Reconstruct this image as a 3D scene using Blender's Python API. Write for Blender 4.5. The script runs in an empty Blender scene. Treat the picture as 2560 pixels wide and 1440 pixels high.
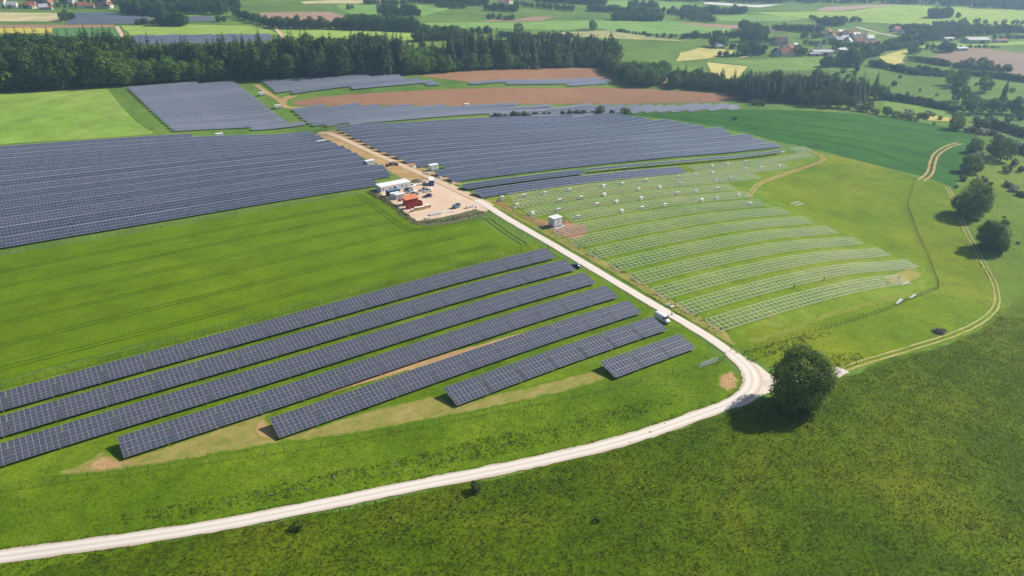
import bpy, bmesh, math, random
import numpy as np
from mathutils import Vector, Matrix, Euler, geometry

random.seed(7); RNG = np.random.default_rng(7)
scene = bpy.context.scene
COL = scene.collection
R = math.radians

# ---------------------------------------------------------------- camera, sky, sun, exposure
CAM_H = 106.99
PITCH = R(26.5)
FPX = 1775.0            # focal length in photograph pixels (2560 wide)
cam_d = bpy.data.cameras.new('camera'); cam_d.sensor_width = 36.0; cam_d.lens = 36.0*FPX/2560.0
cam_d.clip_start = 1.0; cam_d.clip_end = 20000.0
cam = bpy.data.objects.new('camera', cam_d); COL.objects.link(cam)
cam.location = (0, 0, CAM_H); cam.rotation_euler = (math.pi/2-PITCH, 0, 0)
scene.camera = cam

SUN_EL = R(36.0)
SUN_AZ = R(26.2)        # direction towards the sun, measured from +X towards +Y
sun_dir = Vector((math.cos(SUN_EL)*math.cos(SUN_AZ), math.cos(SUN_EL)*math.sin(SUN_AZ), math.sin(SUN_EL)))
world = bpy.data.worlds.new('World'); scene.world = world; world.use_nodes = True
wn = world.node_tree.nodes; wl = world.node_tree.links
sky = wn.new('ShaderNodeTexSky'); sky.sky_type = 'NISHITA'; sky.sun_disc = False
sky.sun_elevation = SUN_EL; sky.sun_rotation = math.pi/2-SUN_AZ
sky.altitude = 400; sky.air_density = 1.0; sky.dust_density = 1.2; sky.ozone_density = 1.0
wn['Background'].inputs['Strength'].default_value = 0.085
wl.new(sky.outputs[0], wn['Background'].inputs['Color'])
sun_l = bpy.data.lights.new('sun', 'SUN'); sun_l.energy = 4.9; sun_l.angle = R(0.55); sun_l.color = (1.0, 0.95, 0.86)
sun_o = bpy.data.objects.new('sun', sun_l); COL.objects.link(sun_o)
sun_o.rotation_euler = sun_dir.to_track_quat('Z', 'Y').to_euler(); sun_o.location = (200, 100, 300)
vs = scene.view_settings
vs.view_transform = 'Standard'; vs.look = 'None'; vs.exposure = 0.35; vs.gamma = 1.0; vs.use_curve_mapping = False
scene.cycles.max_bounces = 6; scene.cycles.diffuse_bounces = 2; scene.cycles.glossy_bounces = 2
scene.cycles.transmission_bounces = 3; scene.cycles.transparent_max_bounces = 6; scene.cycles.volume_bounces = 0
scene.cycles.use_denoising = True
HAZE = 1.9e-4

# ---------------------------------------------------------------- terrain: a smooth height field through surveyed points
CTRL=[(-73.9,70.3,3.27),(-102.7,111.2,1.75),(-128.6,148,1.72),(-24.8,104.8,0.67),(-53.6,145.7,0.44),(-79.5,182.5,0.82),(20.1,136.5,-1.24),(-8.6,177.3,-0.43),(-34.5,214.1,0.22),(65.1,168.1,-4.44),(36.3,209,-2.52),(10.4,245.8,-1.52),(-184.9,236.7,3.38),(-213.7,277.6,3.32),(-242.5,318.5,1.84),(-144,265.5,2.06),(-172.8,306.4,1.38),(-201.6,347.3,-0.78),(-103.1,294.3,0.81),(-131.9,335.1,-0.58),(-160.7,376,-3.5),(-62.2,323,-1.12),(-91,363.9,-3.16),(-119.8,404.8,-6.79),(63,197.2,-4.42),(34.2,238.1,-2.73),(5.5,279,-1.95),(103.9,226,-9.5),(75.1,266.8,-6.81),(46.3,307.7,-5.56),(144.8,254.7,-17.36),(116,295.6,-13.12),(87.2,336.5,-10.84),(185.7,283.5,-28.44),(156.9,324.4,-21.86),(128.1,365.3,-17.73),(-63.3,255,0.74),(-124.6,211.9,1.79),(-18.3,286.7,-1.13),(-270.5,384.4,-3.34),(-221.4,418.9,-7.6),(-180.5,447.7,-11.63),(-135.5,479.3,-16.52),(11.1,331.8,-4.35),(58.4,368.8,-9.73),(103.4,409.1,-16.18),(149.6,447.7,-22.48),(195.8,486.3,-27.02),(22.7,419.5,-11.23),(80,459.8,-16.54),(189.2,497.5,-27.8),(171.3,515.1,-25.6),(146.7,542.2,-25.7),(131.2,560.7,-27),(107.5,589.2,-29.4),(92.9,608.3,-31.9),(-121.9,479.1,-13),(-80.2,508.5,-16.7),(-17.3,552.8,-23),(40,593.1,-30.4),(-300,560,0),(-150,600,-6),(0,650,-17),(180,670,-30),(-500,800,3),(-250,850,0),(0,900,-16),(200,900,-31),(360,980,-35),(600,980,-38),(450,700,-42),(310,530,-33),(350,450,-38),(600,600,-50),(270,320,-33),(420,330,-52),(-900,1200,12),(-400,1300,5),(0,1300,-8),(400,1400,-28),(900,1400,-30),(-1500,2500,25),(0,2500,5),(1200,2500,-10),(0,4000,40),(3000,4000,30),(-3000,4000,60),(2500,1500,-20),(-2500,1200,30),(-400,200,6),(-150,20,2),(0,0,-2),(0,70,-2.5),(150,0,-20),(300,100,-44),(-100,-400,-5),(500,-300,-50),(-800,-500,8),(1500,0,-40),(-1500,300,15),(110,110,-10.5),(-95,93,1)]
CT = np.array(CTRL, float)
def _tps():
    n = len(CT); P = CT[:, :2]/100.0
    d2 = ((P[:, None]-P[None])**2).sum(-1)
    K = np.where(d2 > 0, .5*d2*np.log(np.maximum(d2, 1e-12)), 0)+1e-3*np.eye(n)
    A = np.zeros((n+3, n+3)); A[:n, :n] = K; A[:n, n] = 1; A[:n, n+1:] = P; A[n, :n] = 1; A[n+1:, :n] = P.T
    return np.linalg.solve(A, np.r_[CT[:, 2], 0, 0, 0])
TW = _tps()
def height(X, Y):
    X = np.asarray(X, float); Y = np.asarray(Y, float)
    n = len(CT); sh = X.shape; x = X.ravel()/100; y = Y.ravel()/100
    out = TW[n]+TW[n+1]*x+TW[n+2]*y
    for i in range(n):
        d2 = (x-CT[i, 0]/100)**2+(y-CT[i, 1]/100)**2
        out = out+TW[i]*.5*d2*np.log(np.maximum(d2, 1e-12))
    return out.reshape(sh)
def hz(x, y): return float(height(np.array([x]), np.array([y]))[0])
_TS = np.concatenate([np.arange(80, 700, 4.), np.arange(700, 4200, 10.)])
_cs, _sn = math.cos(PITCH), math.sin(PITCH)
def at(px, py, zo=0.0):
    """Where the sight line through a point of the photograph meets the ground (raised by zo)."""
    x = (px-1280)/FPX; y = (720-py)/FPX
    d = (x, _cs+y*_sn, -_sn+y*_cs)
    g = CAM_H+d[2]*_TS-height(d[0]*_TS, d[1]*_TS)-zo
    k = np.where(g < 0)[0]
    k = k[0] if len(k) else len(_TS)-1
    a, b = _TS[k-1], _TS[k]; ga, gb = g[k-1], g[k]
    t = a+(b-a)*ga/max(ga-gb, 1e-9)
    for _ in range(3):
        gt = CAM_H+d[2]*t-hz(d[0]*t, d[1]*t)-zo
        t += gt/(-d[2])*.7
    return Vector((d[0]*t, d[1]*t, CAM_H+d[2]*t))
PHI = R(35.134579)
CPH, SPH = math.cos(PHI), math.sin(PHI)
def xy(u, v): return (u*CPH-v*SPH, u*SPH+v*CPH)
def uv(x, y): return (x*CPH+y*SPH, -x*SPH+y*CPH)
def gp(u, v, dz=0.0):
    x, y = xy(u, v); return Vector((x, y, hz(x, y)+dz))
def on(x, y, dz=0.0): return Vector((x, y, hz(x, y)+dz))
def pxs(pts): return [tuple(at(*p)[:2]) for p in pts]

# ---------------------------------------------------------------- colour and material helpers
LF = 1.25   # how much brighter a sunlit white card renders than 1.0: colours read off the photograph are divided by it
def lin(c):
    c /= 255.0
    return c/12.92 if c <= .04045 else ((c+.055)/1.055)**2.4
def A(r, g, b, k=1.0): return (min(.9, lin(r)/LF*k), min(.9, lin(g)/LF*k), min(.9, lin(b)/LF*k), 1.0)
def C3(r, g, b): return (r, g, b, 1.0)
def base_mat(name, color=(.5, .5, .5, 1), rough=.8, metal=0.0, spec=.3):
    m = bpy.data.materials.new(name); m.use_nodes = True
    b = m.node_tree.nodes['Principled BSDF']
    b.inputs['Base Color'].default_value = color; b.inputs['Roughness'].default_value = rough
    b.inputs['Metallic'].default_value = metal; b.inputs['Specular IOR Level'].default_value = spec
    return m
def nd(m, t, **kw):
    n = m.node_tree.nodes.new(t)
    for k, v in kw.items(): setattr(n, k, v)
    return n
def lk(m, a, b): m.node_tree.links.new(a, b)
def noise(m, vec, scale, detail=4.0, rough=.6, dist=0.0):
    n = nd(m, 'ShaderNodeTexNoise'); n.inputs['Scale'].default_value = scale
    n.inputs['Detail'].default_value = detail; n.inputs['Roughness'].default_value = rough
    n.inputs['Distortion'].default_value = dist
    lk(m, vec, n.inputs['Vector']); return n.outputs['Fac']
def ramp(m, fac, stops):
    r = nd(m, 'ShaderNodeValToRGB'); e = r.color_ramp.elements
    while len(e) < len(stops): e.new(.5)
    for i, (p, c) in enumerate(stops): e[i].position = p; e[i].color = c
    lk(m, fac, r.inputs['Fac']); return r.outputs['Color']
def mixc(m, fac, a, b, mode='MIX'):
    x = nd(m, 'ShaderNodeMix'); x.data_type = 'RGBA'; x.blend_type = mode
    for s, v in ((x.inputs[0], fac), (x.inputs[6], a), (x.inputs[7], b)):
        if isinstance(v, (int, float)): s.default_value = v
        elif isinstance(v, tuple): s.default_value = v
        else: lk(m, v, s)
    return x.outputs[2]
def pos(m): return nd(m, 'ShaderNodeNewGeometry').outputs['Position']
def rotpos(m, ang, sx=1.0, sy=1.0):
    mp = nd(m, 'ShaderNodeMapping'); mp.inputs['Rotation'].default_value = (0, 0, -ang)
    mp.inputs['Scale'].default_value = (1, 1, 1)
    lk(m, pos(m), mp.inputs['Vector'])
    mp2 = nd(m, 'ShaderNodeMapping'); mp2.inputs['Scale'].default_value = (sx, sy, 1)
    lk(m, mp.outputs[0], mp2.inputs['Vector']); return mp2.outputs[0]
def grass_mat(name, c1, c2, c3, patch=.03, fine=1.6, contrast=.35, bump=.35, stripe=None, lines=None, rough=.95, fleck=None, speck=.25):
    """Ground cover: three plant colours in patches, fine tufty grain, optional drill rows."""
    m = base_mat(name, c1, rough, 0, .08); b = m.node_tree.nodes['Principled BSDF']; p = pos(m)
    n1 = noise(m, p, patch, 5, .62, .4)
    col = ramp(m, n1, [(.32, c1), (.5, c2), (.68, c3)])
    n2 = noise(m, p, patch*6.5, 4, .65, .3)
    col = mixc(m, .55, col, ramp(m, n2, [(.25, (.55, .55, .55, 1)), (.5, (1, 1, 1, 1)), (.75, (1.35, 1.3, 1.2, 1))]), 'MULTIPLY')
    n3 = noise(m, p, fine, 3, .7, .2)
    lo = 1-contrast; hi = 1+contrast
    col = mixc(m, 1.0, col, ramp(m, n3, [(.28, (lo, lo, lo, 1)), (.5, (1, 1, 1, 1)), (.74, (hi, hi, hi*.95, 1))]), 'MULTIPLY')
    if stripe:
        ang, per, amt = stripe
        n4 = noise(m, rotpos(m, ang, .02, 1.0/per), 1.0, 2, .5)
        col = mixc(m, amt, col, ramp(m, n4, [(.3, (.55, .6, .55, 1)), (.5, (1, 1, 1, 1)), (.7, (1.4, 1.35, 1.3, 1))]), 'MULTIPLY')
    if fleck:
        n5 = noise(m, p, .9, 3, .75, .5)
        col = mixc(m, ramp(m, n5, [(.68, (0, 0, 0, 1)), (.76, (1, 1, 1, 1))]), col, fleck)
    lk(m, col, b.inputs['Base Color'])
    bp = nd(m, 'ShaderNodeBump'); bp.inputs['Strength'].default_value = bump; bp.inputs['Distance'].default_value = .35
    nb = noise(m, p, fine*.8, 4, .75, .3); lk(m, nb, bp.inputs['Height']); lk(m, bp.outputs[0], b.inputs['Normal'])
    return m
def soil_mat(name, c1, c2, scale=.15, grass=None, amount=.5, stripe=None, bump=.25, rim=None):
    m = base_mat(name, c1, .95, 0, .1); b = m.node_tree.nodes['Principled BSDF']; p = pos(m)
    col = ramp(m, noise(m, p, scale, 6, .65, .5), [(.3, c1), (.7, c2)])
    n3 = noise(m, p, 2.2, 3, .7)
    col = mixc(m, .8, col, ramp(m, n3, [(.25, (.65, .65, .65, 1)), (.5, (1, 1, 1, 1)), (.75, (1.25, 1.25, 1.25, 1))]), 'MULTIPLY')
    if stripe:
        ang, per, amt = stripe
        n4 = noise(m, rotpos(m, ang, .01, 1.0/per), 1.0, 3, .6)
        col = mixc(m, amt, col, ramp(m, n4, [(.3, (.7, .7, .7, 1)), (.5, (1, 1, 1, 1)), (.7, (1.25, 1.25, 1.25, 1))]), 'MULTIPLY')
    if grass:
        n5 = noise(m, p, scale*2.6, 6, .72, .6)
        n6 = noise(m, rotpos(m, PHI, .12, .5), 1.0, 4, .7, .5)
        av = nd(m, 'ShaderNodeMath', operation='MULTIPLY_ADD'); lk(m, n6, av.inputs[0]); av.inputs[1].default_value = .5; hf_ = nd(m, 'ShaderNodeMath', operation='MULTIPLY'); lk(m, n5, hf_.inputs[0]); hf_.inputs[1].default_value = .5; lk(m, hf_.outputs[0], av.inputs[2])
        col = mixc(m, ramp(m, av.outputs[0], [(amount-.16, (0, 0, 0, 1)), (amount+.12, (1, 1, 1, 1))]), col, grass)
    if rim:
        at_ = nd(m, 'ShaderNodeAttribute'); at_.attribute_name = 'inner'
        ma = nd(m, 'ShaderNodeMath', operation='MULTIPLY_ADD'); lk(m, noise(m, p, .55, 5, .75, .4), ma.inputs[0]); ma.inputs[1].default_value = 1.3; sb_ = nd(m, 'ShaderNodeMath', operation='SUBTRACT'); lk(m, at_.outputs['Fac'], sb_.inputs[0]); sb_.inputs[1].default_value = .65; lk(m, sb_.outputs[0], ma.inputs[2])
        gcol = mixc(m, .8, rim, ramp(m, noise(m, p, 1.5, 4, .7), [(.3, (.7, .7, .7, 1)), (.5, (1, 1, 1, 1)), (.74, (1.3, 1.3, 1.2, 1))]), 'MULTIPLY')
        col = mixc(m, ramp(m, ma.outputs[0], [(.22, (0, 0, 0, 1)), (.55, (1, 1, 1, 1))]), gcol, col)
    lk(m, col, b.inputs['Base Color'])
    bp = nd(m, 'ShaderNodeBump'); bp.inputs['Strength'].default_value = bump; bp.inputs['Distance'].default_value = .2
    lk(m, noise(m, p, 1.5, 5, .7), bp.inputs['Height']); lk(m, bp.outputs[0], b.inputs['Normal'])
    return m
def plain_mat(name, color, rough=.6, metal=0.0, spec=.4, var=.12, scale=1.2):
    """Painted, metal or concrete surface with faint uneven grime."""
    m = base_mat(name, color, rough, metal, spec); b = m.node_tree.nodes['Principled BSDF']
    tc = nd(m, 'ShaderNodeTexCoord')
    f = noise(m, tc.outputs['Object'], scale, 5, .65)
    lo = 1-var*1.6; hi = 1+var*.6
    lk(m, mixc(m, 1.0, color, ramp(m, f, [(.3, (lo, lo, lo, 1)), (.6, (1, 1, 1, 1)), (.8, (hi, hi, hi, 1))]), 'MULTIPLY'), b.inputs['Base Color'])
    return m
def leaf_mat(name, c1, c2, c3, trans=.3, patch=None):
    m = bpy.data.materials.new(name); m.use_nodes = True; nt = m.node_tree
    b = nt.nodes['Principled BSDF']; out = nt.nodes['Material Output']
    b.inputs['Roughness'].default_value = .7; b.inputs['Specular IOR Level'].default_value = .12
    g = nd(m, 'ShaderNodeNewGeometry'); oi = nd(m, 'ShaderNodeObjectInfo')
    col = ramp(m, g.outputs['Random Per Island'], [(0.0, c1), (.5, c2), (1.0, c3)])
    col = mixc(m, .75, col, ramp(m, oi.outputs['Random'], [(0, (.62, .72, .6, 1)), (.5, (1, 1, 1, 1)), (1, (1.35, 1.2, .85, 1))]), 'MULTIPLY')
    if patch:
        p = pos(m)
        col = mixc(m, .85, col, ramp(m, noise(m, p, patch, 4, .6, .6), [(.3, (.70, .82, .72, 1)), (.5, (1, 1, 1, 1)), (.7, (1.28, 1.14, 1.05, 1))]), 'MULTIPLY')
        col = mixc(m, .8, col, ramp(m, noise(m, p, patch*9, 3, .6, .3), [(.3, (.6, .66, .6, 1)), (.5, (1, 1, 1, 1)), (.72, (1.4, 1.35, 1.2, 1))]), 'MULTIPLY')
    lk(m, col, b.inputs['Base Color'])
    t = nd(m, 'ShaderNodeBsdfTranslucent'); lk(m, mixc(m, 1.0, col, (1.25, 1.2, .55, 1), 'MULTIPLY'), t.inputs['Color'])
    mx = nd(m, 'ShaderNodeMixShader'); mx.inputs[0].default_value = trans
    lk(m, b.outputs[0], mx.inputs[1]); lk(m, t.outputs[0], mx.inputs[2]); lk(m, mx.outputs[0], out.inputs['Surface'])
    return m

# ---------------------------------------------------------------- object helpers
def tag(o, label, cat, group=None, kind=None):
    o['label'] = label; o['category'] = cat
    if group: o['group'] = group
    if kind: o['kind'] = kind
    return o
def kindof(o, kind, label=None):
    o['kind'] = kind
    if label: o['label'] = label
    return o
def empty(name, loc, rz=0.0):
    o = bpy.data.objects.new(name, None); COL.objects.link(o); o.empty_display_size = .5
    o.location = loc; o.rotation_euler = (0, 0, rz); return o
def link(name, mesh, parent=None, loc=None, rot=None, scale=None):
    o = bpy.data.objects.new(name, mesh); COL.objects.link(o)
    if parent: o.parent = parent
    if loc is not None: o.location = loc
    if rot is not None: o.rotation_euler = rot
    if scale is not None: o.scale = scale
    return o
def np_mesh(name, verts, quads=None, tris=None, mats=(), midx=None, smooth=False):
    verts = np.asarray(verts, np.float32).reshape(-1, 3)
    nq = 0 if quads is None else len(quads); ntr = 0 if tris is None else len(tris)
    loops = []
    if nq: loops.append(np.asarray(quads, np.int32).ravel())
    if ntr: loops.append(np.asarray(tris, np.int32).ravel())
    loops = np.concatenate(loops)
    starts = np.concatenate([np.arange(nq)*4, nq*4+np.arange(ntr)*3]).astype(np.int32)
    me = bpy.data.meshes.new(name)
    me.vertices.add(len(verts)); me.vertices.foreach_set('co', verts.ravel())
    me.loops.add(len(loops)); me.loops.foreach_set('vertex_index', loops)
    me.polygons.add(nq+ntr); me.polygons.foreach_set('loop_start', starts)
    for m in mats: me.materials.append(m)
    if midx is not None: me.polygons.foreach_set('material_index', np.asarray(midx, np.int32))
    me.polygons.foreach_set('use_smooth', np.full(nq+ntr, bool(smooth)))
    me.update(calc_edges=True); me.validate(); return me
class MB:
    """Collects boxes, prisms, tubes into one mesh."""
    def __init__(s): s.v = []; s.f = []; s.m = []
    def add(s, vs, fs, mi=0):
        o = len(s.v); s.v += [tuple(v) for v in vs]
        for f in fs: s.f.append(tuple(o+i for i in f)); s.m.append(mi)
        return s
    def box(s, c, d, mi=0, rz=0.0, taper=1.0):
        x, y, z = d[0]/2, d[1]/2, d[2]/2; co, si = math.cos(rz), math.sin(rz)
        pts = []
        for dz, k in ((-z, 1.0), (z, taper)):
            for dx, dy in ((-x, -y), (x, -y), (x, y), (-x, y)):
                dx *= k; dy *= k
                pts.append((c[0]+dx*co-dy*si, c[1]+dx*si+dy*co, c[2]+dz))
        return s.add(pts, [(3, 2, 1, 0), (4, 5, 6, 7), (0, 1, 5, 4), (1, 2, 6, 5), (2, 3, 7, 6), (3, 0, 4, 7)], mi)
    def beam(s, a, b, w, h, mi=0, up=(0, 0, 1)):
        a = Vector(a); b = Vector(b); d = (b-a).normalized(); up = Vector(up)
        r = d.cross(up)
        if r.length < 1e-4: r = d.cross(Vector((1, 0, 0)))
        r.normalize(); q = r.cross(d)
        P = [e+r*(sx*w/2)+q*(sz*h/2) for e in (a, b) for sx, sz in ((-1, -1), (1, -1), (1, 1), (-1, 1))]
        return s.add(P, [(3, 2, 1, 0), (4, 5, 6, 7), (0, 1, 5, 4), (1, 2, 6, 5), (2, 3, 7, 6), (3, 0, 4, 7)], mi)
    def tube(s, pts, rads, n=6, mi=0, cap=True):
        rings = []
        for i, p in enumerate(pts):
            p = Vector(p)
            d = (Vector(pts[min(i+1, len(pts)-1)])-Vector(pts[max(i-1, 0)])).normalized()
            a = d.orthogonal().normalized(); b = d.cross(a)
            r = rads[i] if isinstance(rads, (list, tuple)) else rads
            rings.append([p+a*(r*math.cos(2*math.pi*k/n))+b*(r*math.sin(2*math.pi*k/n)) for k in range(n)])
        vs = [q for g in rings for q in g]; fs = []
        for i in range(len(rings)-1):
            for k in range(n):
                fs.append((i*n+k, i*n+(k+1) % n, (i+1)*n+(k+1) % n, (i+1)*n+k))
        if cap: fs += [tuple(range(n-1, -1, -1)), tuple((len(rings)-1)*n+k for k in range(n))]
        return s.add(vs, fs, mi)
    def prism(s, prof, y0, y1, mi=0):
        """A closed profile in x,z pulled along y."""
        n = len(prof); vs = [(x, y0, z) for x, z in prof]+[(x, y1, z) for x, z in prof]
        fs = [tuple(range(n)), tuple(range(2*n-1, n-1, -1))]+[(i, i+n, (i+1) % n+n, (i+1) % n) for i in range(n)]
        return s.add(vs, fs, mi)
    def mesh(s, name, mats, smooth=False):
        me = bpy.data.meshes.new(name); me.from_pydata(s.v, [], s.f)
        for m in (mats if isinstance(mats, (list, tuple)) else [mats]): me.materials.append(m)
        me.polygons.foreach_set('material_index', s.m)
        bm = bmesh.new(); bm.from_mesh(me); bmesh.ops.recalc_face_normals(bm, faces=bm.faces); bm.to_mesh(me); bm.free()
        if smooth: me.polygons.foreach_set('use_smooth', [True]*len(me.polygons))
        me.update(); return me
    def build(s, name, mats, parent=None, smooth=False, **kw):
        return link(name, s.mesh(name, mats, smooth), parent, **kw)

def inside(pt, poly):
    x, y = pt; c = False; n = len(poly); j = n-1
    for i in range(n):
        xi, yi = poly[i]; xj, yj = poly[j]
        if (yi > y) != (yj > y) and x < (xj-xi)*(y-yi)/(yj-yi)+xi: c = not c
        j = i
    return c
def inside_np(X, Y, poly):
    c = np.zeros(X.shape, bool); n = len(poly); j = n-1
    for i in range(n):
        xi, yi = poly[i]; xj, yj = poly[j]
        if abs(yj-yi) > 1e-9:
            c ^= ((yi > Y) != (yj > Y)) & (X < (xj-xi)*(Y-yi)/(yj-yi)+xi)
        j = i
    return c
def densify(poly, step, jit=0.0, closed=True, rnd=None):
    rnd = rnd or random; out = []; n = len(poly)
    for i in range(n if closed else n-1):
        a = Vector(poly[i][:2]); b = Vector(poly[(i+1) % n][:2]); L = (b-a).length; k = max(1, int(L/step))
        nrm = Vector((-(b-a).y, (b-a).x))/max(L, 1e-6)
        for t in range(k):
            j = rnd.uniform(-jit, jit) if (jit and t) else 0
            out.append(tuple(a+(b-a)*(t/k)+nrm*j))
    if not closed: out.append(tuple(poly[-1][:2]))
    return out
def smooth_line(pts, n=8):
    """Catmull-Rom through the points."""
    P = [Vector(p[:2]) for p in pts]; P = [P[0]*2-P[1]]+P+[P[-1]*2-P[-2]]; out = []
    for i in range(1, len(P)-2):
        for k in range(n):
            t = k/n; a, b, c, d = P[i-1:i+3]
            out.append(.5*((2*b)+(c-a)*t+(2*a-5*b+4*c-d)*t*t+(3*b-a-3*c+d)*t**3))
    out.append(P[-2]); return [tuple(p) for p in out]
def sheet(name, poly, mat, dz=.08, step=8.0, jit=.35, edge=None, kind='structure', label=None, parent=None, fade=None):
    """A patch of ground cover laid over the terrain."""
    xs = [p[0] for p in poly]; ys = [p[1] for p in poly]
    ext = max(max(xs)-min(xs), max(ys)-min(ys)); step = max(step, ext/(160.0 if fade else 60.0))
    B = densify(poly, edge or step, jit)
    gx = np.arange(min(xs)+step/2, max(xs), step); gy = np.arange(min(ys)+step/2, max(ys), step)
    pts = [Vector(p) for p in B]
    if len(gx) and len(gy):
        X, Y = np.meshgrid(gx, gy); ok = inside_np(X, Y, B)
        pts += [Vector((float(a), float(b))) for a, b in zip(X[ok], Y[ok])]
    nb = len(B)
    vo, eo, fo, *_ = geometry.delaunay_2d_cdt(pts, [(i, (i+1) % nb) for i in range(nb)], [list(range(nb))], 1, 1e-4)
    V = np.array([(p.x, p.y) for p in vo]); Z = height(V[:, 0], V[:, 1])+dz
    me = bpy.data.meshes.new(name); me.from_pydata(np.c_[V, Z].tolist(), [], fo); me.materials.append(mat)
    if len(me.polygons) and me.polygons[0].normal.z < 0: me.flip_normals()
    me.polygons.foreach_set('use_smooth', [True]*len(me.polygons)); me.update()
    if fade:      # how far each spot lies inside the patch, so that its rim can be overgrown
        Bp = np.array(B); Bq = np.roll(Bp, -1, 0); dmin = np.full(len(V), 1e9)
        for p_, q_ in zip(Bp, Bq):
            d_ = q_-p_; t_ = np.clip(((V-p_)@d_)/max(d_@d_, 1e-9), 0, 1); dmin = np.minimum(dmin, np.linalg.norm(V-p_-t_[:, None]*d_, axis=1))
        at_ = me.attributes.new('inner', 'FLOAT', 'POINT'); at_.data.foreach_set('value', np.clip(dmin/fade, 0, 1).astype(np.float32))
    o = link(name, me, parent)
    if kind: o['kind'] = kind
    if label: o['label'] = label
    return o
def ribbon(name, line, width, mat, dz=.12, step=2.5, across=6, jit=.15, crown=.06, kind='structure', parent=None, label=None):
    line = densify(line, step, 0, closed=False); n = len(line); vs = []; uvs = []; s = 0.0
    W = width if callable(width) else (lambda t: width)
    rnd = random.Random(len(line)*7+int(W(0)*10))
    L = []
    for i in range(n):
        a = Vector(line[max(0, i-1)]); b = Vector(line[min(n-1, i+1)]); d = (b-a).normalized(); nr = Vector((-d.y, d.x))
        if i: s += (Vector(line[i])-Vector(line[i-1])).length
        w = W(i/(n-1)); jl = rnd.uniform(-jit, jit); jr = rnd.uniform(-jit, jit)
        for k in range(across+1):
            t = k/across; off = (t-.5)*w + (jl if k == 0 else jr if k == across else 0)
            p = Vector(line[i])+nr*off; L.append((p.x, p.y, dz+crown*(1-(2*t-1)**2))); uvs.append((t, s/w))
    L = np.array(L); L[:, 2] += height(L[:, 0], L[:, 1]); q = []
    for i in range(n-1):
        for k in range(across):
            a = i*(across+1)+k; q.append((a, a+1, a+across+2, a+across+1))
    me = np_mesh(name, L, quads=q, mats=[mat], smooth=True)
    ul = me.uv_layers.new(name='UVMap'); li = np.empty(len(me.loops), np.int32); me.loops.foreach_get('vertex_index', li)
    ul.data.foreach_set('uv', np.array(uvs, np.float32)[li].ravel())
    if me.polygons[0].normal.z < 0: me.flip_normals()
    o = link(name, me, parent)
    if kind: o['kind'] = kind
    if label: o['label'] = label
    return o
ORD = ('first second third fourth fifth sixth seventh eighth ninth tenth eleventh twelfth thirteenth fourteenth fifteenth sixteenth seventeenth '
       'eighteenth nineteenth twentieth').split()
_tens = ('twenty', 'thirty', 'forty'); _tenth = ('twentieth', 'thirtieth', 'fortieth')
def nth(i):
    """0 -> first."""
    if i < 20: return ORD[i]
    t, r = divmod(i+1, 10)
    return _tenth[t-2] if r == 0 else _tens[t-2]+'-'+ORD[r-1]

# ================================================================ THE GROUND
def axis(lo, hi, flo, fhi, fine, grow=1.22, cap=180.0):
    a = list(np.arange(flo, fhi+.01, fine)); s = fine
    while a[-1] < hi: s = min(s*grow, cap); a.append(a[-1]+s)
    s = fine
    while a[0] > lo: s = min(s*grow, cap); a.insert(0, a[0]-s)
    return np.array(a)
GX = axis(-2900, 2900, -330, 430, 6.0); GY = axis(-900, 3300, 60, 720, 6.0)
XX, YY = np.meshgrid(GX, GY); ZZ = height(XX, YY)
nx, ny = len(GX), len(GY); ii = np.arange(nx*ny).reshape(ny, nx)
quads = np.stack([ii[:-1, :-1], ii[:-1, 1:], ii[1:, 1:], ii[1:, :-1]], -1).reshape(-1, 4)
M_base = grass_mat('meadow_turf', A(84, 118, 48), A(100, 132, 52), A(116, 142, 60), .012, .7, .25)
ground = link('ground', np_mesh('ground', np.stack([XX, YY, ZZ], -1), quads=quads, mats=[M_base], smooth=True))
kindof(ground, 'structure')

M_fore = grass_mat('rough_meadow', A(64, 92, 6), A(84, 109, 10), A(105, 118, 22), .035, 1.3, .45, .5)
M_verge = grass_mat('verge_grass', A(84, 114, 12), A(100, 130, 18), A(120, 144, 32), .05, 1.5, .3, .45)
M_crop = grass_mat('green_cereal', A(94, 122, 8), A(100, 130, 9), A(108, 138, 14), .012, 1.2, .22, .3, stripe=(PHI, .9, .25))
M_crop2 = grass_mat('dark_cereal', A(46, 98, 20), A(52, 106, 24), A(64, 116, 32), .014, .9, .18, .3, stripe=(R(-18), 3.0, .18))
M_pale = grass_mat('young_green_crop', A(124, 160, 62), A(136, 168, 72), A(152, 174, 88), .012, .5, .15, .2, stripe=(R(78), 9.0, .28))
M_bright = grass_mat('bright_meadow', A(96, 126, 8), A(110, 134, 12), A(130, 142, 28), .016, 1.0, .22, .35)
M_rack = grass_mat('mown_meadow', A(100, 134, 20), A(118, 144, 34), A(138, 150, 60), .03, 1.2, .3, .4)
M_slope = grass_mat('slope_pasture', A(84, 116, 40), A(98, 128, 46), A(112, 136, 58), .012, .8, .25, .4)
M_slope2 = grass_mat('steep_pasture', A(92, 122, 28), A(106, 132, 34), A(118, 138, 46), .02, 1.0, .3, .5)
M_brown = soil_mat('ploughed_earth', A(146, 110, 84), A(164, 126, 98), .02, stripe=(R(8), 7.0, .3))
M_dirt = soil_mat('dry_earth', A(176, 140, 98), A(206, 172, 128), .12, grass=A(120, 140, 50), amount=.62)
M_dirt2 = soil_mat('trampled_earth', A(150, 142, 76), A(180, 162, 104), .14, grass=A(112, 134, 36), amount=.57)
M_dirt2f = soil_mat('trampled_earth_overgrown', A(150, 142, 76), A(184, 164, 106), .14, grass=A(118, 136, 40), amount=.56, rim=A(100, 130, 18))
M_dirtf = soil_mat('dry_earth_overgrown', A(172, 138, 94), A(202, 168, 122), .12, rim=A(104, 130, 24))
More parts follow.
